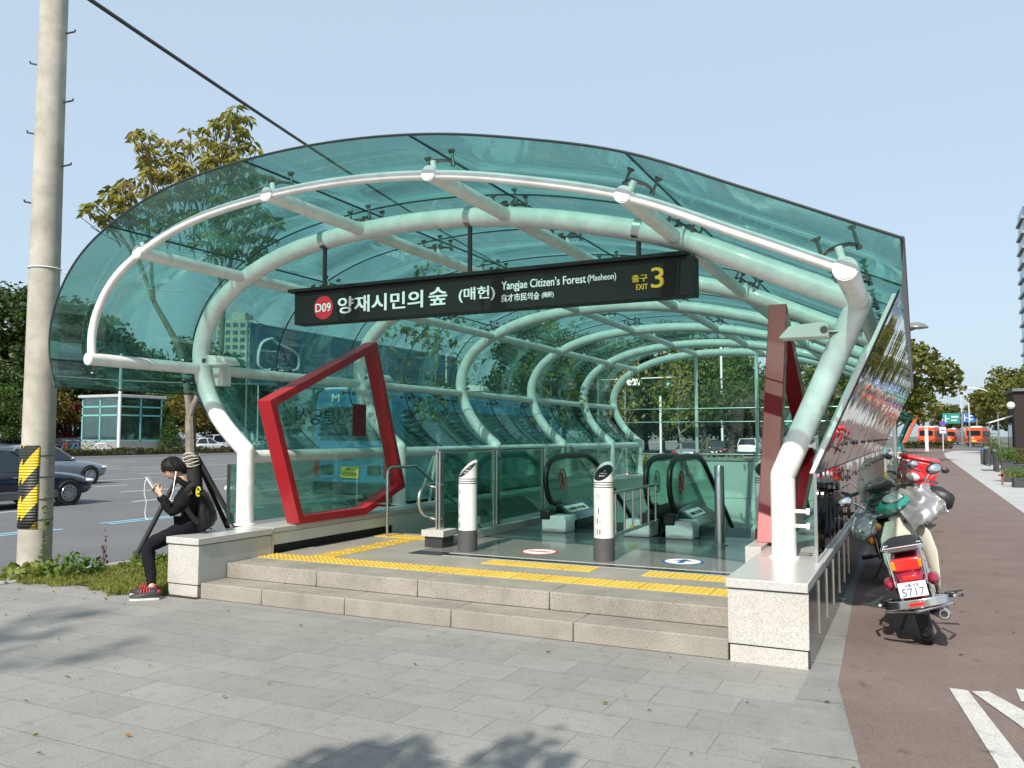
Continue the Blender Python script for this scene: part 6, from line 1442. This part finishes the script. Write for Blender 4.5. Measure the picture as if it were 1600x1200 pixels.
def person(name, label, J, sc=1., cols=('hoodie_black','jeans_black'), fdir=None, up=None, right=None, hands=True, loc=(0,0,0)):
    e = empty(name, loc, label, 'person'); O = -V(loc)
    P = {k: V(v) + O for k, v in J.items()}
    body = [(P['pelvis'],.09),(P['spine'],.07),(P['chest'],.05),(P['neck'],.05),(P['skull'],.055),
            (P['shL'],.010),(P['elL'],.027),(P['wrL'],.025),(P['shR'],.010),(P['elR'],.027),(P['wrR'],.025),
            (P['hipL'],.06),(P['knL'],.045),(P['anL'],.036),(P['hipR'],.06),(P['knR'],.045),(P['anR'],.036)]
    E_ = [(0,1),(1,2),(2,3),(3,4),(2,5),(5,6),(6,7),(2,8),(8,9),(9,10),(0,11),(11,12),(12,13),(0,14),(14,15),(15,16)]
    skin_mesh('body', body, E_, 'skin', e)
    mid = lambda a, b, t=.5: P[a].lerp(P[b], t)
    top = [(mid('pelvis','spine',.15),(.145,.125)),(P['spine'],(.145,.125)),(P['chest'],(.15,.13)),(mid('chest','neck',.75),.075),
           (P['shL'],.078),(mid('shL','elL'),.062),(P['elL'],.056),(mid('elL','wrL',.55),.050),(mid('elL','wrL',.95),.038),
           (P['shR'],.078),(mid('shR','elR'),.062),(P['elR'],.056),(mid('elR','wrR',.55),.050),(mid('elR','wrR',.95),.038)]
    skin_mesh('hoodie', top, [(0,1),(1,2),(2,3),(2,4),(4,5),(5,6),(6,7),(7,8),(2,9),(9,10),(10,11),(11,12),(12,13)], cols[0], e, 3, 0, .035)
    leg = [(P['pelvis'],(.135,.12)),(P['hipL'],.088),(mid('hipL','knL'),.080),(P['knL'],.066),(mid('knL','anL'),.056),(mid('knL','anL',.95),.046),(P['hipR'],.088),(mid('hipR','knR'),.080),(P['knR'],.066),(mid('knR','anR'),.056),(mid('knR','anR',.95),.046)]
    skin_mesh('trousers', leg, [(0,1),(1,2),(2,3),(3,4),(4,5),(0,6),(6,7),(7,8),(8,9),(9,10)], cols[1], e, 3, 0, .028)
    hood = MB(); nk = P['neck']; f0 = V(fdir).normalized(); b0 = V((-f0.x, -f0.y, 0)).normalized(); s0 = V((-b0.y, b0.x, 0))
    hood.tube([nk + b0*(.02+.075*math.cos(a)) + s0*.095*math.sin(a) + V((0,0,-.015-.045*math.cos(a))) for a in [2*PI*k/18 for k in range(18)]], [.030+.022*max(0, math.cos(2*PI*k/18)) for k in range(18)], 10, closed=True); hood.build('hood', cols[0], e, angle=80)
    # head
    f, u = V(fdir).normalized(), V(up).normalized(); u = (u - f*u.dot(f)).normalized(); r_ = f.cross(u)
    T = Matrix(((r_.x,f.x,u.x,0),(r_.y,f.y,u.y,0),(r_.z,f.z,u.z,0),(0,0,0,1))); T = Matrix.Translation(P['head']) @ T
    h = MB(); seg, rings = 26, 18; rows = []
    for i in range(rings+1):
        t = PI*i/rings - PI/2; row = []
        for j in range(seg):
            a = 2*PI*j/seg; x, y, z = math.cos(t)*math.cos(a)*.076, math.cos(t)*math.sin(a)*.096, math.sin(t)*.118
            if z < 0: k = 1 - .34*(-z/.118)**1.5; x *= k; y *= (1 - .18*(-z/.118)); y += .012*(-z/.118)
            if y > .05:
                nz = math.exp(-((x/.014)**2) - ((z+.012)/.022)**2); y += .024*nz
                y -= .010*(math.exp(-(((abs(x)-.032)/.016)**2) - ((z-.012)/.014)**2)); y += .006*math.exp(-((x/.022)**2) - ((z+.055)/.010)**2)
            row.append((x, y, z))
        rows.append(row)
    h.grid(rows, close=True, T=T)
    for s in (-1,1): h.ball((s*.077, -.008, -.008), (.012,.022,.032), 10, 7, T=T)
    hd = h.build('head', 'skin', e, angle=80)
    ey = MB()
    for s in (-1,1): ey.ball((s*.031, .083, .013), (.012,.006,.006), 10, 6, T=T).box((s*.031-.016,.088,.028),(s*.031+.016,.094,.033), T=T)
    ey.build('eyes', 'hair_black', hd); MB().box((-.02,.086,-.062),(.02,.093,-.057), T=T).build('mouth', 'cub_red', hd, bevel=.002)
    hr = MB(); rows = []
    def lim(a):                       # lowest hair line by direction: brow at the front, nape behind
        fr = math.sin(a); return .30 if fr > .75 else (.30 - (.75-fr)*.75 if fr > .1 else -.19 - (.1-fr)*.55)
    def hp(a, t, k=1.): n_ = k*(1 + .03*math.sin(9*a+3*t) + .02*math.sin(17*a+1)); return (math.cos(t)*math.cos(a)*.090*n_, math.cos(t)*math.sin(a)*.112*n_ - .006, math.sin(t)*.132*n_ + .004)
    for i in range(14): rows.append([hp(2*PI*j/36, PI/2 + (lim(2*PI*j/36) - PI/2)*i/13) for j in range(36)])
    rows.append([hp(2*PI*j/36, lim(2*PI*j/36), .82) for j in range(36)])
    hr.grid(rows, close=True, T=T); rg = random.Random(2)
    for k in range(260):
        a = rg.uniform(0, 2*PI); t1 = lim(a) - rg.uniform(-.12, .22); t0 = min(1.4, t1 + rg.uniform(.6, 1.1)); da = rg.uniform(-.15, .15)
        hr.tube([hp(a + da*q, t0 + (t1-t0)*q, 1.015 + .02*math.sin(3*q)) for q in (0, .35, .7, 1.)], [.004, .0095, .008, .002], 5, T=T)
    hr.build('hair', 'hair_black', hd, angle=70)
    # hands
    if hands:
        for sd in ('L','R'):
            w = P['wr'+sd]; d = (P['ha'+sd] - w).normalized(); n = (V((0,0,1)) - d*d.z).normalized(); sdv = d.cross(n)*(1 if sd == 'L' else -1)
            m = MB(); rows = []
            for t_, a_, b_ in ((-.02,.024,.022),(.02,.028,.016),(.06,.038,.015),(.085,.036,.012)): c_ = w + d*t_; rows.append([c_ + n*a_*math.cos(q) + sdv*b_*math.sin(q) for q in [2*PI*k/12 for k in range(12)]])
            m.grid(rows, close=True).poly(rows[0]).poly(rows[-1])
            for k, (o_, L) in enumerate(((.029,.062),(.010,.072),(-.010,.068),(-.028,.052))):
                a0 = w + d*.075 + n*o_; a1 = a0 + d*L*.42 + sdv*.012; a2 = a1 + d*L*.22 + sdv*.026; a3 = a2 - d*.004 + sdv*.022; m.tube([a0, a1, a2, a3], [.0095,.0088,.0080,.0060], 8)
            b0 = w + d*.025 + n*.030; b1 = b0 + d*.022 + n*.014 + sdv*.012; b2 = b1 + d*.026 + sdv*.018; m.tube([b0, b1, b2], [.012,.0105,.007], 8)
            m.build('hand', 'skin', e, angle=70)
    # shoes
    for sd in ('L','R'):
        a, t = P['an'+sd], P['to'+sd]; z0 = 0 - V(loc).z; d = V((t.x-a.x, t.y-a.y, 0)); L = .27; d.normalize(); s_ = V((-d.y, d.x, 0)); hl = V((a.x, a.y, z0)) - d*.07
        rows = []; so = []
        for q, wd, hh in ((0,.030,.055),(.02,.038,.085),(.08,.040,.10),(.13,.043,.075),(.19,.048,.055),(.25,.036,.042),(.275,.015,.03)):
            c_ = hl + d*q; rows.append([c_ + s_*wd*math.cos(k_) + V((0,0,.018+hh*max(0,math.sin(k_))**.8)) for k_ in [PI*k/10 for k in range(11)]])
            so.append([c_ + s_*(wd+.003)*u + V((0,0,z)) for u, z in ((-1,.002),(-1,.024),(1,.024),(1,.002))])
        sh_ = MB().grid(rows).poly(rows[0]).poly(rows[-1]).build('shoe', 'shoe_dark', e, angle=70)
        MB().grid(so, close=True).poly(so[0]).poly(so[-1]).build('sole', 'sole_white', sh_)
        lc = MB()
        for q in (.09,.115,.14,.165): c_ = hl + d*q + V((0,0,.018)); lc.tube([c_ + s_*.044*math.cos(k_) + V((0,0,(.112-.22*(q-.08))*max(0,math.sin(k_))**.8*.95)) for k_ in [PI*(.18+.64*k/8) for k in range(9)]], .0065, 5)
        lc.build('laces', 'shoe_red', sh_)
        MB().ball(hl + d*.02 + V((0,0,.075)), (.03,.03,.022), 10, 7).build('heel_tab', 'shoe_red', sh_)
    return e
Rv = V((math.cos(R(YAW)), math.sin(R(YAW)), 0)); Fv = V((-math.sin(R(YAW)), math.cos(R(YAW)), 0))
J = dict(pelvis=dep(299,816,8.74), spine=dep(302,796,8.73), chest=dep(299,775,8.71), neck=dep(287,753,8.70), skull=dep(278,742,8.70), head=dep(271.5,733,8.70),
    shL=dep(299,768,8.54), elL=dep(268,803,8.46), wrL=dep(251,773,8.52), haL=dep(239,756,8.58), shR=dep(291,767,8.88), elR=dep(268,800,8.82), wrR=dep(248,772,8.74), haR=dep(237,757,8.68),
    hipL=dep(293,823,8.62), knL=dep(230,856,8.42), anL=dep(238,921,8.12), toL=dep(212,934,8.08), hipR=dep(296,821,8.86), knR=dep(233,850,8.66), anR=dep(236,914,8.34), toR=dep(209,925,8.34))
fd = -Rv*.80 - V((0,0,1))*.50 - Fv*.22; upv = V((0,0,1))*.85 - Rv*.45
person('person', 'young person in black hoodie and trousers sitting on the granite block, reading a phone', J, fdir=fd, up=upv, loc=tuple(V((J['anL'].x, J['anL'].y, 0))))
bp = empty('backpack', dep(322,826,8.76), 'slumped black nylon backpack worn on the back of the seated person', 'backpack'); BO = -bp.location
rows = []
for px, py, w, hgt in ((311,766,.09,.03),(316,773,.125,.05),(321,790,.145,.072),(323,808,.15,.08),(321,820,.145,.075),(317,827,.12,.05)):
    c_ = dep(px, py, 8.74); rows.append([c_ + Fv*w*math.copysign(abs(math.cos(a))**.7, math.cos(a)) + Rv*hgt*math.sin(a)*(1+.1*math.sin(4*a+px)) + V((0,0,.012*math.sin(3*a+py))) for a in [2*PI*k/22 for k in range(22)]])
MB().grid(rows, close=True).poly(rows[0]).poly(rows[-1]).build('bag', 'nylon_black', bp, angle=75).location = BO
rows = []
for px, py, w, hgt in ((326,790,.11,.03),(329,800,.12,.05),(330,812,.12,.05),(326,822,.10,.03)):
    c_ = dep(px, py, 8.74); rows.append([c_ + Fv*w*math.cos(a) + Rv*hgt*math.sin(a) for a in [2*PI*k/18 for k in range(18)]])
MB().grid(rows, close=True).poly(rows[0]).poly(rows[-1]).build('front_pocket', 'nylon_black', bp, angle=75).location = BO
zp_ = MB(); zp_.tube(smooth_path([dep(313,770,8.62), dep(318,769,8.66), dep(325,778,8.68), dep(329,795,8.66)], 5), .004, 6).build('zip', 'rubber_black', bp).location = BO
for D_, in ((8.52,),(8.92,)): MB().tube(smooth_path([dep(315,768,D_+.04), dep(303,757,D_), dep(291,770,D_-.02), dep(292,795,D_-.02), dep(310,818,D_+.02)], 5), .014, 8, flat=2.0).build('strap', 'nylon_black', bp).location = BO
ec = dep(311,768,8.545); em = MB()
for a0, a1, r_ in ((.3,5.4,.042),): em.tube([ec + Rv*r_*.5*math.cos(a) + V((0,0,r_*1.1*math.sin(a))) - Fv*.018 for a in [a0+(a1-a0)*k/18 for k in range(19)]], .008, 6)
em.ball(ec - Fv*.018 + V((0,0,-.005)), (.016,.012,.018), 8, 6)
eo = em.build('chest_emblem', 'emblem_yellow', None); eo.name = 'emblem'
pr = [o for o in bpy.data.objects if o.name == 'person'][0]; eo.parent = pr; eo.location = -pr.location
ph = empty('phone', dep(235.5,754,8.63), 'white smartphone held up in both hands by the seated person', 'phone')
fz_ = (-Rv*.55 + V((0,0,.80))).normalized(); rx_ = Fv; nx_ = rx_.cross(fz_)
Tm = Matrix(((rx_.x,nx_.x,fz_.x,0),(rx_.y,nx_.y,fz_.y,0),(rx_.z,nx_.z,fz_.z,0),(0,0,0,1)))
MB().box((-.034,-.005,-.07),(.034,.005,.07), T=Tm).build('case', 'phone_white', ph, bevel=.003); MB().box((-.030,-.0062,-.06),(.030,-.0052,.06), T=Tm).build('screen', 'car_window', ph)
ea = MB(); ea.tube(smooth_path([dep(231.5,748.5,8.62), dep(227,752,8.58), dep(225.5,770,8.57), dep(228.5,785,8.57), dep(226.5,800,8.57), dep(228,810,8.56), dep(232,811,8.56)], 6), .0035, 6)
ea.tube(smooth_path([dep(275,738,8.60), dep(273,750,8.56), dep(270,768,8.50), dep(266,780,8.47), dep(271,783,8.47)], 6), .0026, 6); ea.ball(dep(275,738,8.605), .010, 8, 6)
tag(ea.build('earphones', 'phone_white'), 'white earphone cable looping from the seated person\'s ear and phone', 'earphones')
x, y = at(1513, 128); q = V((x, y, 0)); U = V((0,0,1))
J2 = {k: q + Rv*a + Fv*b + U*c for k, (a, b, c) in dict(pelvis=(0,0,.95), spine=(0,0,1.12), chest=(0,0,1.32), neck=(0,0,1.48), skull=(0,.0,1.56), head=(0,0,1.62), shL=(-.19,0,1.40), elL=(-.24,.02,1.13), wrL=(-.22,-.05,.88), haL=(-.22,-.07,.80), shR=(.19,0,1.40), elR=(.24,.02,1.13), wrR=(.22,-.05,.88), haR=(.22,-.07,.80), hipL=(-.09,0,.90), knL=(-.10,-.03,.5), anL=(-.11,.0,.09), toL=(-.12,-.2,.0), hipR=(.09,0,.90), knR=(.11,-.02,.5), anR=(.12,.03,.09), toR=(.14,-.2,.0)).items()}
person('person', 'distant standing person in dark clothes in front of the right orange bus', J2, fdir=-Fv, up=U, loc=tuple(q))
